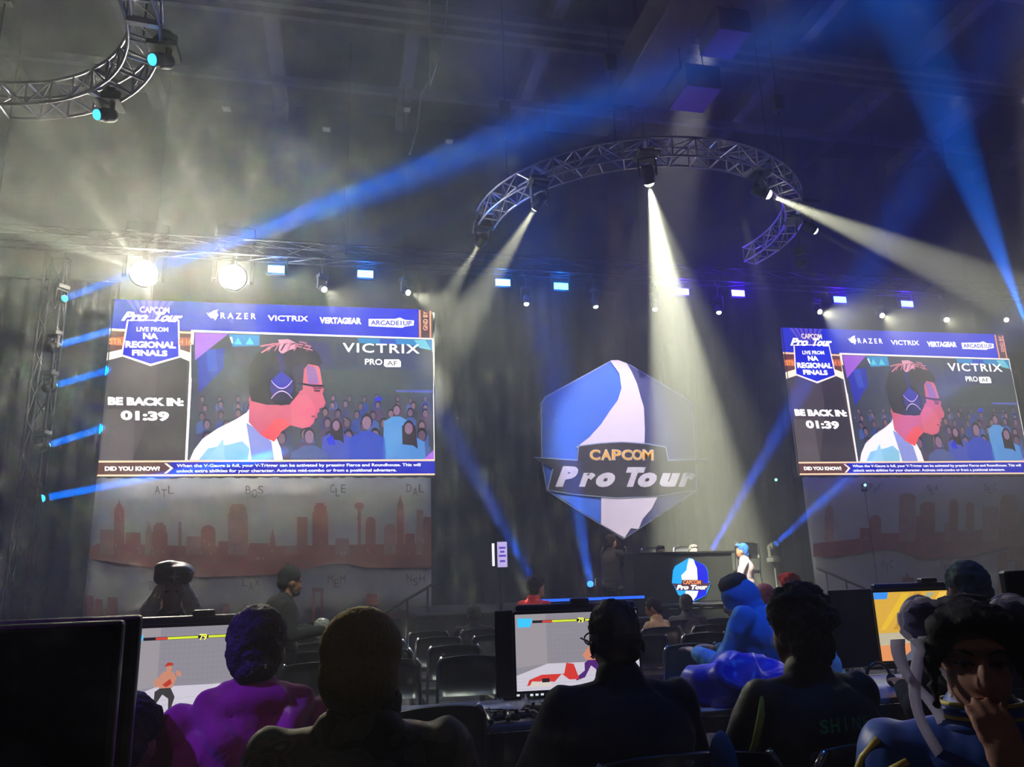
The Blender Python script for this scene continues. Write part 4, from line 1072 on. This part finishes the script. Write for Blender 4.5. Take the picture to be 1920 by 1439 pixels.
x, y, z_ = put(532, 6.3, 1084, STAND, .95)
person(x, y, R(-72), 'standing bearded person in a dark beanie, in profile before the left skyline banner', J=STAND, top=mat('black_hoodie_cloth', (22, 22, 26), .9), extras=darkbeanie, scale=.95, head_rot=(R(-8), 0, 0), skin=M_SKIN2, over=dict(hd=(0, .06, 1.54), nek=(0, .02, 1.4), sh=(.18, 0, 1.33), wr=(.2, .3, 1.15)))


# --- smaller figures
def far(px, dist, head_py, rz, label, rgb, J=SIT, hair=short_hair, skin=M_SKIN, scale=1., **k):
    x, y, z_ = put(px, dist, head_py, J, scale)
    return person(x, y, rz, label, J=J, top=mat('cloth_%d_%d_%d' % rgb, rgb, .85, noise_s=30), hair=hair, skin=skin, vox=.016, scale=scale, z=k.pop('z', z_), **k)


far(603, 7.2, 1172, R(-10), 'small seated person in a grey cap behind the beanie wearer', (40, 42, 46), scale=.85, z=0, hairmat=mat('grey_cap_cloth', (120, 120, 116), .9))
x, y = seat_at(890, 8.6); person(x, y, R(-8), 'person in black sitting in the empty audience rows left of the middle monitor', top=mat('black_coat', (24, 26, 28), .8), hair=buzz, scale=.88, vox=.016, wide=1.1, fat=.03)
x, y = seat_at(1234, 8.2); person(x, y, R(40), 'person in a pale yellow shirt sitting in the audience right of the shaven head', top=mat('pale_yellow_shirt', (214, 200, 130), .85), topname='tee', hair=buzz, scale=.9, vox=.016, head_rot=(R(-20), 0, R(20)))
x, y = seat_at(1292, 8.9); person(x, y, R(-20), 'person in a grey hood sitting in the audience below the glowing desk emblem', top=mat('grey_sweater', (74, 78, 76), .9), hair=short_hair, scale=.9, vox=.016, hairmat=mat('grey_hood_cloth', (70, 74, 72), .9))
x, y = seat_at(1003, 9.2); person(x, y, R(-60), 'person in a red shirt sitting beside the blue light strip', top=mat('red_shirt', (224, 40, 48), .85), hair=short_hair, scale=1.1, vox=.016, over=dict(hd=(0, .06, 1.2)))
x, y = seat_at(1146, 9.7); person(x, y+.2, R(200), 'person behind the mixing table seen over the middle monitor', top=mat('dark_tee', (60, 44, 44), .9), hair=buzz, scale=.86, vox=.016)
STG = [(far(1146, 13.1, 1046, R(-60), 'player seated on the stage at the left, in black with pale tattooed forearms', (20, 22, 28), skin=mat('warm_lit_skin', (220, 150, 116), .5), topname='tee', z=SD-.2), 0)]  # warm glow on the player mixed into this skin colour
far(1238, 13.6, 1036, R(180), 'commentator seated behind the stage desk, the left of the two', (50, 48, 44), scale=.88, z=SD-.24, skin=M_SKIN2)
far(1300, 13.6, 1037, R(180), 'commentator seated behind the stage desk, the right of the two, in pale clothes', (150, 140, 130), scale=.88, z=SD-.24, skin=M_SKIN2)
far(1395, 13.1, 1042, R(60), 'player seated at the right of the stage in white with a blue cap', (196, 176, 190), hairmat=mat('blue_cap_cloth', (50, 110, 200), .8), z=SD-.42)
x, y = seat_at(1445, 6.9); person(x, y, R(10), 'person with a pink cap in the audience, left of the raised red sleeve', top=mat('dark_maroon', (90, 30, 40), .9), hair=buzz, hairmat=mat('pink_cap_cloth', (230, 150, 160), .8), scale=1.0, vox=.016)
x, y = seat_at(1495, 7.4); person(x, y, R(10), 'person in a red hooded top beyond the curly hair', top=mat('bright_red_top', (206, 60, 60), .9), hair=short_hair, hairmat=mat('red_hood_cloth', (206, 60, 60), .9), scale=1.06, vox=.016, wide=1.1)
for k, (px, d_, l_) in enumerate(((1146, 13.25, 'black chair of the left stage player'), (1238, 13.75, 'black chair of the left commentator'), (1300, 13.75, 'black chair of the right commentator'), (1395, 13.25, 'black chair of the right stage player'))):
    p = atD(px, 1100, d_); c = chair(p.x, p.y, PI if k in (1, 2) else 0, l_); c.location.z = SD

# ------------------------------------------------------------------ the ribboned person at the right
M_RIB0 = mat('white_ribbon', (236, 232, 240), .6, noise_s=20, amt=.06); _nt = M_RIB0.node_tree; _tr = _nt.nodes.new('ShaderNodeBsdfTranslucent'); _mx = _nt.nodes.new('ShaderNodeMixShader')
_tr.inputs[0].default_value = (.85, .83, .9, 1); _mx.inputs[0].default_value = .5; _nt.links.new(_nt.nodes['Principled BSDF'].outputs[0], _mx.inputs[1]); _nt.links.new(_tr.outputs[0], _mx.inputs[2]); _nt.links.new(_mx.outputs[0], _nt.nodes['Material Output'].inputs[0])
M_BTOP = mat('royal_blue_satin', (20, 70, 160), .45, noise_s=20, amt=.2, sheen=.3); M_GOLD = mat('yellow_trim', (214, 196, 90), .5); M_RIB = mat('white_ribbon', (236, 232, 240), .6, noise_s=20, amt=.06)
M_GBUN = mat('grey_bun_cover', (92, 94, 130), .7, noise_s=30)


def updo(h, hp, HR):
    h.ell(hp(0, -.03, .035), (.081, .088, .083), HR); h.ell(hp(0, .015, .082), (.066, .066, .03), HR); h.ell(hp(0, -.06, -.01), (.076, .05, .08), HR)
    for s in (-1, 1):
        h.cap(hp(.06*s, .06, .075), hp(.082*s, .035, .0), .022, .014); h.cap(hp(.082*s, .035, .0), hp(.084*s, .03, -.09), .012, .006); h.cap(hp(.02*s, .07, .09), hp(.064*s, .06, .055), .014, .012)


def ribbons(t, hp, HR, J):
    for s in (-1, 1):
        b_ = MB(); b_.ell(hp(.083*s, -.03, .075), (.045, .045, .046), HR); link('bun_cover', remesh(b_, .008, 3, 'bun_cover', M_GBUN, (.003, 20, (1, 1, 1))), t)
        f = MB()
        for a in range(9): f.cap(hp(.08*s+.046*math.cos(a*PI/4.5), .005, .072+.046*math.sin(a*PI/4.5)), hp(.08*s+.05*math.cos((a+.5)*PI/4.5), .012, .072+.05*math.sin((a+.5)*PI/4.5)), .009, .007, 8)
        link('lace_frill', remesh(f, .005, 2, 'lace_frill', M_RIB), t)
        for k, (dx, w0, ln, ph) in enumerate(((0, .012, .30, 0), (.02, .014, .22, 1.2), (-.01, .011, .18, 2.1))):
            vs = []; n = 16
            for i in range(n+1):
                u = i/n; ww = w0*(1-.3*u)
                cx = (.088+dx+.035*math.sin(u*4+ph))*s; cz = .05-ln*u; cy = .03+.03*math.sin(u*3+ph)
                vs += [hp(cx-ww, cy, cz-.008*math.sin(u*6)), hp(cx+ww, cy+.006, cz)]
            m = MB(); m.add(vs, [(2*i, 2*i+1, 2*i+3, 2*i+2) for i in range(n)]); m.smooth = True; o = m.build('ribbon', M_RIB, t); sd_ = o.modifiers.new('s', 'SOLIDIFY'); sd_.thickness = .0012
    for s in (-1, 1):
        e = MB(); e.smooth = True; e.ell(hp(.03*s, .076, .006), (.0125, .0085, .0062), HR, 12, 8, mat('eye_white', (120, 112, 112), .3)); e.ell(hp(.03*s, .0845, .005), (.0055, .003, .0052), HR, 10, 6, mat('dark_iris', (20, 14, 12), .2))
        e.tube([hp(.014*s, .084, .006), hp(.022*s, .087, .0115), (hp(.034*s, .085, .012)), hp(.046*s, .076, .007)], .0028, 6, M_BLACK); e.build('eye', None, t); e = MB()
        e.tube([hp(.013*s, .09, .026), hp(.03*s, .09, .034), hp(.05*s, .077, .028)], [.002, .0034, .0018], 6, M_HAIR); e.build('eyebrow', None, t)
    l = MB(); l.ell(hp(0, .091, -.056), (.021, .007, .0045), HR, 12, 6); l.ell(hp(0, .089, -.064), (.018, .008, .005), HR, 12, 6); l.smooth = True; l.build('lips', mat('lip_colour', (150, 74, 70), .4), t)
    n = Vector(J['nek']); c = MB()
    for k, (r, zz, m) in enumerate(((.078, -.005, M_BTOP), (.079, .012, M_GOLD), (.077, .024, M_BTOP), (.076, .036, M_GOLD))):
        c.tube([n+Vector((r*math.cos(a*PI/12), -.01+r*.92*math.sin(a*PI/12), zz)) for a in range(24)], .0105 if k % 2 == 0 else .005, 8, m, closed=True)
    c.smooth = True; c.build('collar', None, t)
    g = MB()      # curling yellow trim on chest and sleeve
    for pts in ([(-.02, .105, 1.03), (.0, .13, .98), (.04, .137, .93), (.09, .13, .9)], [(-.03, .13, .99), (-.07, .13, .96), (-.1, .12, .93)], [(.2, .06, 1.04), (.235, .045, 1.0), (.262, .06, .95)],
                [(.15, .105, 1.01), (.185, .1, .99), (.2, .1, .95), (.18, .115, .91), (.14, .125, .9)], [(.25, .09, .96), (.24, .12, .9), (.25, .15, .84)]):
        g.tube(pts, .007, 8)
    g.smooth = True; g.build('trim', M_GOLD, t)
    for s in (-1, 1):
        a = MB(); a.ell(hp(.079*s, .0, -.034), (.004, .004, .006), HR, 8, 6); a.build('earring', M_WHITE, t)
    wr = Vector((-.012, .245, 1.0)); br = MB().tube([Vector(WRP)+Vector((.031*math.cos(a*PI/8), .031*math.sin(a*PI/8), -.02)) for a in range(16)], .006, 8, closed=True); br.smooth = True; o = br.build('wristband', mat('red_wristband', (190, 40, 36), .5), t); o['label'] = 'red wristband'


WRP = (-.03, .21, .996)
px_, py_, pz_ = put(1822, 1.62, 1226, SIT, 1.0)
person(px_, py_, R(180)+math.atan2(-px_, py_)*1.0+R(4), 'person facing the camera in a blue top, white hair ribbons, hand over the mouth', top=M_BTOP, topname='top', hair=updo,
       hairmat=mat('black_brown_hair', (18, 13, 13), .75, noise_s=60, amt=.4, bump=.4), extras=ribbons, face=True, vox=.0062, topvox=.008, scale=1.0, wide=.98, head_rot=(R(-8), R(0), R(4)),
       skin=M_SKIN, z=pz_, over=dict(hd=(0, .03, 1.20)),
       arms={-1: dict(el=(.19, .2, .74), wr=(.03, .21, .996), hand=(.22, -.22, .95), palm=(-.25, .95, .2), curl=.28, thumb=1), 1: dict(el=(.24, .05, .76), wr=(.2, .25, .7))}, wrinkle=.006)
chair(px_, py_, R(180), 'black chair of the person with the white ribbons')
x, y = seat_at(1836, 3.6)
person(x, y, R(0), 'person in a dark teal cap behind the white-ribboned person', top=M_NAVY, hair=buzz, hairmat=mat('teal_cap_cloth', (28, 70, 78), .8), scale=1.08, over=dict(hd=(0, .03, 1.23)))
chair(x, y, 0, 'black chair of the person in the dark teal cap')

# ------------------------------------------------------------------ tables
TZ = .8
M_CLOTH = mat('black_tablecloth', (16, 19, 28), .85, noise_s=8, bump=.1); M_TOP = mat('grey_laminate', (120, 130, 150), .35, noise_s=30, amt=.1)


def table(label, x, y, w_, d_, h=.74, topm=None):
    t = thing('folding_table', label, 'table', (x, y, 0)); MB().box((0, 0, h-.015), (w_, d_, .03), bev=.006).build('tabletop', topm or M_TOP, t)
    n = int(w_/.06); vs = []; sk = MB()
    for j, z in enumerate((.05, h-.03)):
        for i in range(n+1): vs.append((-w_/2+w_*i/n, -d_/2-.012-(.012 if i % 2 else 0)*(1.4-j), z))
    sk.add(vs, [(i, i+1, n+2+i, n+1+i) for i in range(n)]); o = sk.build('table_skirt', M_CLOTH, t); s = o.modifiers.new('s', 'SOLIDIFY'); s.thickness = .004
    for sx in (-1, 1):
        for sy in (-1, 1): MB().tube([(sx*(w_/2-.12), sy*(d_/2-.08), 0), (sx*(w_/2-.12), sy*(d_/2-.08), h-.03)], .016, 8).build('leg', M_DALU, t)
    return t


for i, l_ in enumerate(('left folding table of the row, under the game monitor with the lone fighter', 'folding table under the middle monitor with cables on it', 'folding table with a royal blue jacket heaped on it', 'folding table under the right monitor with bottles on it')):
    table('grey-topped black-skirted '+l_, -.85+i*1.84, 4.11, 1.82, .76, TZ)
table('near folding table at the lower left under the dark monitor', -1.25, 1.5, 1.5, .7)

# ------------------------------------------------------------------ monitors
def monitor(label, x, y, z, w_, h_, rz=0, pic=None, side=None, bar=True, base=.0, rear=False, name='gaming_monitor', bz=.014):
    """x, y, z: middle of the screen's lower edge; faces local -y"""
    t = thing(name, label, 'monitor', (x, y, base), rz); dz = z-base
    MB().box((0, .02, dz+h_/2), (w_+2*bz, .035, h_+2*bz), bev=.008).build('bezel', M_BLACK, t)
    MB().box((0, .055, dz+h_/2), (w_*.6, .05, h_*.6), bev=.02).build('rear_housing', M_BLACK, t)
    MB().box((0, .09, dz/2+.06), (.06, .03, max(dz, .05)+.1), bev=.008).build('neck', M_BLACK, t)
    MB().box((0, .06, .01), (.26, .2, .02), bev=.008).build('foot', M_BLACK, t)
    if pic:
        g = MB(); pic(g, w_, h_); g.build('display', None, t, (-w_/2, -.0, dz), FLAT)
    else: MB().box((0, .0, dz+h_/2), (w_, .006, h_), bev=0).build('dark_display', mat('dark_glossy_display', (8, 9, 13), .15), t)
    if bar: 
        MB().box((0, .01, dz+h_+bz+.018), (w_*.98, .05, .036), bev=.01).build('top_bar', mat('blue_black_plastic', (20, 34, 70), .3), t)
        b_ = MB().box((.03*w_, .0, dz+h_+bz+.046), (.1, .05, .03), bev=.008); b_.build('sensor', M_BLACK, t)
    if side:
        s_, sw = side
        p = MB().box((sw/2*s_, 0, h_/2+bz), (sw, .02, h_+.05), bev=.006).build('side_shield', M_BLACK, t, (s_*(w_/2+bz), .0, dz-bz), (0, 0, R(-12)*s_))
    return t


def E_(g, pts, z, rgb, w_, h_, st=1.): g.poly([(a*w_, b*h_) for a, b in pts], z, emat(rgb, st))


def fighter(g, cx, cy, s, body, legs, w_, h_, red=None):
    a = h_/w_
    f = lambda pts, z, c: E_(g, [(cx+p*s*a, cy+q_*s) for p, q_ in pts], z, c, w_, h_)
    f([(-.35, -.1), (-.2, .0), (.15, .0), (.3, -.3), (.22, -.62), (.34, -.66), (.38, -.78), (.12, -.76), (.1, -.35), (-.1, -.2), (-.4, -.5), (-.72, -.62), (-.7, -.72), (-.36, -.62)], .0022, legs)
    f([(-.28, .35), (-.1, .55), (.2, .52), (.32, .3), (.2, .0), (-.22, .0)], .0024, body); f([(-.28, .36), (-.42, .2), (-.3, .02), (-.18, .1)], .0026, body); f([(.3, .4), (.5, .34), (.44, .5), (.3, .58)], .0026, body)
    f([(.0, .5), (.12, .5), (.16, .66), (.06, .76), (-.04, .66)], .0028, body)
    if red: f([(-.1, .7), (.2, .74), (.16, .82), (.0, .84)], .003, red); f([(-.12, .12), (.12, .3), (.18, .14), (0, .02)], .003, red)


def room(g, w_, h_):
    E_(g, [(0, 0), (1, 0), (1, 1), (0, 1)], .0008, (146, 142, 152), w_, h_); E_(g, [(0, .3), (.25, .34), (.25, 1), (0, 1)], .001, (160, 154, 160), w_, h_)
    E_(g, [(0, 0), (1, 0), (1, .33), (.25, .34), (0, .2)], .0012, (206, 200, 214), w_, h_, 1.05)
    for i in range(1, 24): E_(g, [(.25+.0326*i, .34), (.2515+.0326*i, .34), (.2515+.0326*i, 1), (.25+.0326*i, 1)], .0014, (132, 128, 140), w_, h_)
    for j in range(1, 11): E_(g, [(.25, .34+.06*j), (1, .34+.06*j), (1, .343+.06*j), (.25, .343+.06*j)], .0014, (132, 128, 140), w_, h_)
    for j in range(1, 5): E_(g, [(0, .2+.0-.045*j), (1, .33-.07*j), (1, .334-.07*j), (0, .204-.045*j)], .0014, (186, 182, 196), w_, h_)


def hud(g, w_, h_, y0=.86, left=(60, 190, 255)):
    E_(g, [(.14, y0), (.94, y0), (.94, y0+.035), (.14, y0+.035)], .002, (26, 26, 34), w_, h_)
    E_(g, [(.02, y0-.05), (.12, y0-.05), (.14, y0+.06), (.02, y0+.07)], .002, left, w_, h_, 1.2)
    E_(g, [(.3, y0+.004), (.5, y0+.004), (.5, y0+.03), (.3, y0+.03)], .003, (206, 222, 50), w_, h_, 1.2); E_(g, [(.57, y0+.004), (.73, y0+.004), (.73, y0+.03), (.57, y0+.03)], .003, (206, 222, 50), w_, h_, 1.2)
    E_(g, [(.22, y0+.004), (.3, y0+.004), (.3, y0+.03), (.22, y0+.03)], .003, (220, 70, 60), w_, h_)
    put_text(g, '79', ((.51*w_, (y0-.02)*h_), (.56*w_, (y0-.02)*h_), (.51*w_, (y0+.05)*h_)), .0036, emat((240, 240, 90), 1.3), .03)


def picA(g, w_, h_): room(g, w_, h_); hud(g, w_, h_); fighter(g, .31, .32, .34, (206, 140, 116), (60, 58, 60), w_, h_, (190, 60, 40))


def picB(g, w_, h_):
    room(g, w_, h_); hud(g, w_, h_, .88); fighter(g, .62, .36, .36, (214, 140, 112), (84, 40, 120), w_, h_, (40, 26, 40))
    E_(g, [(.08, .06), (.2, .12), (.3, .1), (.36, .2), (.42, .12), (.5, .12), (.46, .32), (.4, .34), (.38, .2), (.3, .2), (.2, .2), (.1, .14)], .003, (214, 60, 56), w_, h_)
    E_(g, [(.1, .05), (.28, .05), (.27, .1), (.12, .12)], .0034, (220, 210, 200), w_, h_); E_(g, [(.2, .1), (.26, .1), (.26, .15), (.2, .15)], .0036, (30, 26, 30), w_, h_)


def picC(g, w_, h_):
    E_(g, [(0, 0), (1, 0), (1, 1), (0, 1)], .0008, (226, 178, 70), w_, h_)
    E_(g, [(0, 0), (1, 0), (1, .3), (0, .22)], .001, (232, 150, 96), w_, h_, 1.05); E_(g, [(0, .22), (1, .3), (1, .42), (0, .4)], .0011, (196, 186, 160), w_, h_)
    for k in range(4): E_(g, [(.02+.12*k, .45), (.07+.12*k, .45), (.34+.12*k, .98), (.27+.12*k, .98)], .0014, ((240, 196, 60), (206, 150, 60), (176, 176, 150), (250, 206, 90))[k], w_, h_)
    E_(g, [(.0, .9), (.12, .9), (.14, 1), (0, 1)], .0018, (60, 140, 230), w_, h_, 1.2)
    fighter(g, .38, .32, .5, (206, 200, 190), (92, 96, 116), w_, h_); fighter(g, .52, .34, .5, (150, 150, 160), (90, 90, 110), w_, h_); E_(g, [(.24, .5), (.34, .52), (.36, .66), (.26, .66)], .0034, (226, 50, 46), w_, h_)
    E_(g, [(.5, .1), (.62, .12), (.62, .5), (.56, .3)], .0036, (226, 90, 60), w_, h_)


def place_mon(px, py, d_): p = atD(px, py, d_); return p.x, p.y, p.z


xa, ya, za = place_mon(362, 1342, 3.6); monitor('game monitor showing one lone fighter in a grey room, left of the purple hoodie', xa, ya, max(za, .84), .66, .395, R(3), picA, base=TZ)
xb, yb, zb = place_mon(1087, 1291, 4.15); monitor('game monitor showing a fighter and a fallen red one, behind the shaven head', xb, yb, max(zb, .84), .68, .388, R(-3), picB, side=(-1, .1), base=TZ)
xc, yc, zc = place_mon(1755, 1236, 4.5); monitor('game monitor showing a yellow fight scene beside the white ribbons', xc, yc, max(zc, .84), .66, .38, R(-6), picC, side=(-1, .3), base=TZ)
# near dark monitors at lower left and one at the right edge
xn, yn, zn = place_mon(-132, 1546, 1.42); monitor('large dark monitor nearest the camera in the lower left corner', xn, yn, zn, .56, .33, R(4), None, bar=False, base=.74)
xn, yn, zn = place_mon(-106, 1552, 1.62); m2 = monitor('dark blue-lit monitor right behind the large near monitor at lower left', xn, yn, zn, .65, .39, R(4), None, bar=False, base=.74, bz=.02)
xr, yr, zr = place_mon(2010, 1235, 2.6); monitor('black monitor cut off by the right edge of the picture', xr, yr, zr, .36, .28, R(-4), None, bar=False, base=0, bz=.01)

# ------------------------------------------------------------------ things on the tables


def on(px, py, z=TZ): p = atZ(px, py, z); return p.x, p.y


def crumpled(name, label, cat, x, y, z, r, m, amp=.03, seed=0, rz=0):
    mb = MB().ell((0, 0, r[2]*.6), r, None, 40, 20); mb.smooth = True; me = mb.mesh(name, m)
    for v in me.vertices:
        n_ = noise.noise(v.co*7+Vector((seed, 0, 0))); v.co += v.co.normalized()*amp*(1-2.2*abs(n_)); v.co.z = max(v.co.z, 0.002)
    o = link(name, me, None, (x, y, z), (0, 0, rz)); return tag(o, label, cat)


x, y = on(1385, 1322); crumpled('jacket', 'royal blue shiny jacket heaped on the table before the light blue hood', 'jacket', x+.03, y+.06, TZ, (.27, .2, .12), mat('royal_blue_nylon', (24, 40, 200), .42, noise_s=10, bump=.3), .06, 3)
x, y = on(1268, 1300); crumpled('backpack', 'violet backpack lying on a chair beyond the table', 'bag', x+.1, 5.6, .49, (.3, .16, .14), mat('violet_nylon', (96, 80, 190), .45), .03, 8)
# papers
for px, py, w_, d_, rz, l_ in ((905, 1333, .34, .26, .05, 'white sheet lying on the middle table beside the beanie wearer'), (880, 1350, .36, .12, 0, 'white paper strip at the front edge of the middle table'), (1360, 1330, .3, .08, .1, 'pale blue paper at the table edge before the royal blue jacket')):
    x, y = on(px, py); tag(MB().box((0, 0, .003), (w_, d_, .004)).build('paper_sheet', mat('white_paper', (196, 204, 220), .5), None, (x, y, TZ), (0, 0, rz)), l_, 'paper')
# game controllers and adaptors
def pad(px, py, label, rz=0):
    x, y = on(px, py); t = thing('game_controller', label, 'controller', (x, y, TZ), rz); b = MB(); b.ell((0, 0, .025), (.06, .035, .018)); b.cap((-.055, 0, .025), (-.075, -.05, .018), .022, .014); b.cap((.055, 0, .025), (.075, -.05, .018), .022, .014)
    link('shell', remesh(b, .006, 3, 'shell', M_BLACK), t)
    for s in (-1, 1): MB().lathe([(.011, 0), (.008, .01), (.012, .016), (0, .018)], 12, Matrix.Translation((.025*s, -.012, .038))).build('thumb_stick', M_BLACK, t)
    for i in range(4): MB().lathe([(.005, 0), (.005, .005), (0, .006)], 8, Matrix.Translation((.045+.011*math.cos(i*PI/2), .008+.011*math.sin(i*PI/2), .038))).build('button', M_WHITE, t)


pad(978, 1352, 'black game controller on the middle table, nearer the beanie wearer'); pad(935, 1356, 'black game controller at the front edge of the middle table', .4); pad(1010, 1338, 'black game controller before the middle monitor', -.3)
for px, py, l_ in ((960, 1312, 'left'), (1005, 1310, 'middle'), (1045, 1306, 'right')):
    x, y = on(px, py); t = thing('usb_hub', 'small black connector box with white lights below the middle monitor, the %s one' % l_, 'adaptor', (x, y, TZ)); MB().box((0, 0, .02), (.1, .05, .04), bev=.005).build('case', M_BLACK, t)
    for i in range(3): MB().box((-.03+i*.03, -.027, .022), (.016, .004, .01)).build('port_light', emat((220, 226, 236), 1), t)
rc = random.Random(9)
for i in range(7):
    px = 800+i*52; x, y = on(px, 1345); pts = []
    for k in range(14): pts.append((x+.05*k*rc.uniform(.6, 1)-.1+.05*math.sin(k*1.3+i), min(max(y+.08*math.sin(k*.9+i*2), 3.8), 4.4), TZ+.006+.012*abs(math.sin(k+i))))
    c = MB().tube(pts, .0035, 6); c.smooth = True; tag(c.build('cable', M_CABLE), 'thin black cable tangled on the middle table', 'cable', 'tangled cables on the middle table')
# bottle and cups by the right monitor
x, y = on(1572, 1290); t = thing('water_bottle', 'clear pale plastic bottle standing beside the right monitor', 'bottle', (x, y, TZ))
b_ = MB().lathe([(.03, 0), (.033, .01), (.033, .13), (.028, .15), (.013, .175), (.013, .19)], 18); b_.smooth = True; b_.build('body', mat('milky_plastic', (200, 206, 206), .25), t); MB().lathe([(.015, .19), (.015, .205), (0, .206)], 14).build('cap', mat('blue_cap', (60, 90, 150), .4), t)
for i in range(4):
    x, y = on(1545+0, 1284); o = MB().box((0, 0, .012), (.2, .1, .022), bev=.004).build('paper_box', mat('cream_card', (220, 216, 190), .6), None, (x+.1, y+.12, TZ+i*.026), (0, 0, .04*i)); tag(o, 'flat cream box beside the bottle, %s of the stack of four' % ('bottom', 'second from the bottom', 'third from the bottom', 'top')[i], 'box')
# headset beyond, black camera lump
x, y = on(1650, 1290); t = thing('headset', 'dark blue headset on the table right of the bottle', 'headphones', (x, y, TZ))
hb_ = MB().tube([(.08*math.cos(a*PI/10), 0, .03+.1*math.sin(a*PI/10)) for a in range(11)], .009, 8); hb_.smooth = True; hb_.build('headband', M_BLACK, t)
for s in (-1, 1): e = MB().ell((.08*s, 0, .035), (.022, .035, .035)); e.smooth = True; e.build('ear_cup', M_NAVY, t)
# empty chairs at the tables
p = atD(795, 1290, 3.45); chair(p.x, p.y+.1, R(8), 'empty black chair at the table right of the olive beanie')
p = atD(1345, 1425, 2.3); chair(p.x, p.y+.26, R(-5), 'empty black chair between the shaven head and the curly hair, cloth over it')
crumpled('draped_cloth', 'light blue cloth hanging over the chair between the shaven and the curly head', 'cloth', p.x+.02, p.y+.0, .84, (.04, .03, .085), mat('dusty_blue_cotton', (60, 110, 150), .9), .012, 5)
# handrails of the stage steps
for pts, l_ in ((((708, 1158), (818, 1092)), 'thin dark handrail sloping before the lower right corner of the left banner'), (((1532, 1066), (1640, 1112)), 'thin dark handrail sloping before the right banner')):
    a, b = (atY(*p, 12.4) for p in pts); t = thing('handrail', l_, 'handrail', (0, 0, 0)); MB().tube([a, b], .022, 8).build('rail', M_MATTE, t)
    for k in (.15, .5, .85): q_ = a.lerp(b, k); MB().tube([q_, (q_.x, q_.y, 0)], .016, 6).build('post', M_MATTE, t)
# dim house lamps in the roof
for px, py, l_ in ((425, 205, 'small pale square lamp in the roof, right of the corner truss'), (762, 206, 'small dim lamp in the roof under the looping cable'), (612, 243, 'small dim lamp in the roof left of the thin cable'), (842, 266, 'small dim lamp in the roof right of the thin cable')):
    p = atZ(px, py, ZC-.62); t = thing('ceiling_lamp', l_, 'lamp', p); MB().box((0, 0, .08), (.2, .2, .14), bev=.01).build('housing', M_MATTE, t); MB().box((0, 0, .0), (.17, .17, .02)).build('diffuser', emat((96, 98, 100), .7), t)
    MB().tube([(0, 0, .14), (0, 0, .6)], .012, 6).build('rod', M_DALU, t)
# ------------------------------------------------------------------ haze
hz = bpy.data.materials.new('theatre_haze'); hz.use_nodes = True; nt = hz.node_tree; nt.nodes.remove(nt.nodes['Principled BSDF'])
vs_ = nt.nodes.new('ShaderNodeVolumeScatter'); vs_.inputs['Density'].default_value = HAZE; vs_.inputs['Anisotropy'].default_value = .25
vs_.inputs['Color'].default_value = (.97, .98, 1, 1)
nt.links.new(vs_.outputs[0], nt.nodes['Material Output'].inputs['Volume'])
hb = MB().box(((X0+X1)/2, (YB+YF)/2, ZC/2), (X1-X0-.1, YB-YF-.1, ZC-.1)).build('haze', hz)
tag(hb, 'thin theatre haze filling the hall, showing the light beams', 'haze', kind='stuff')
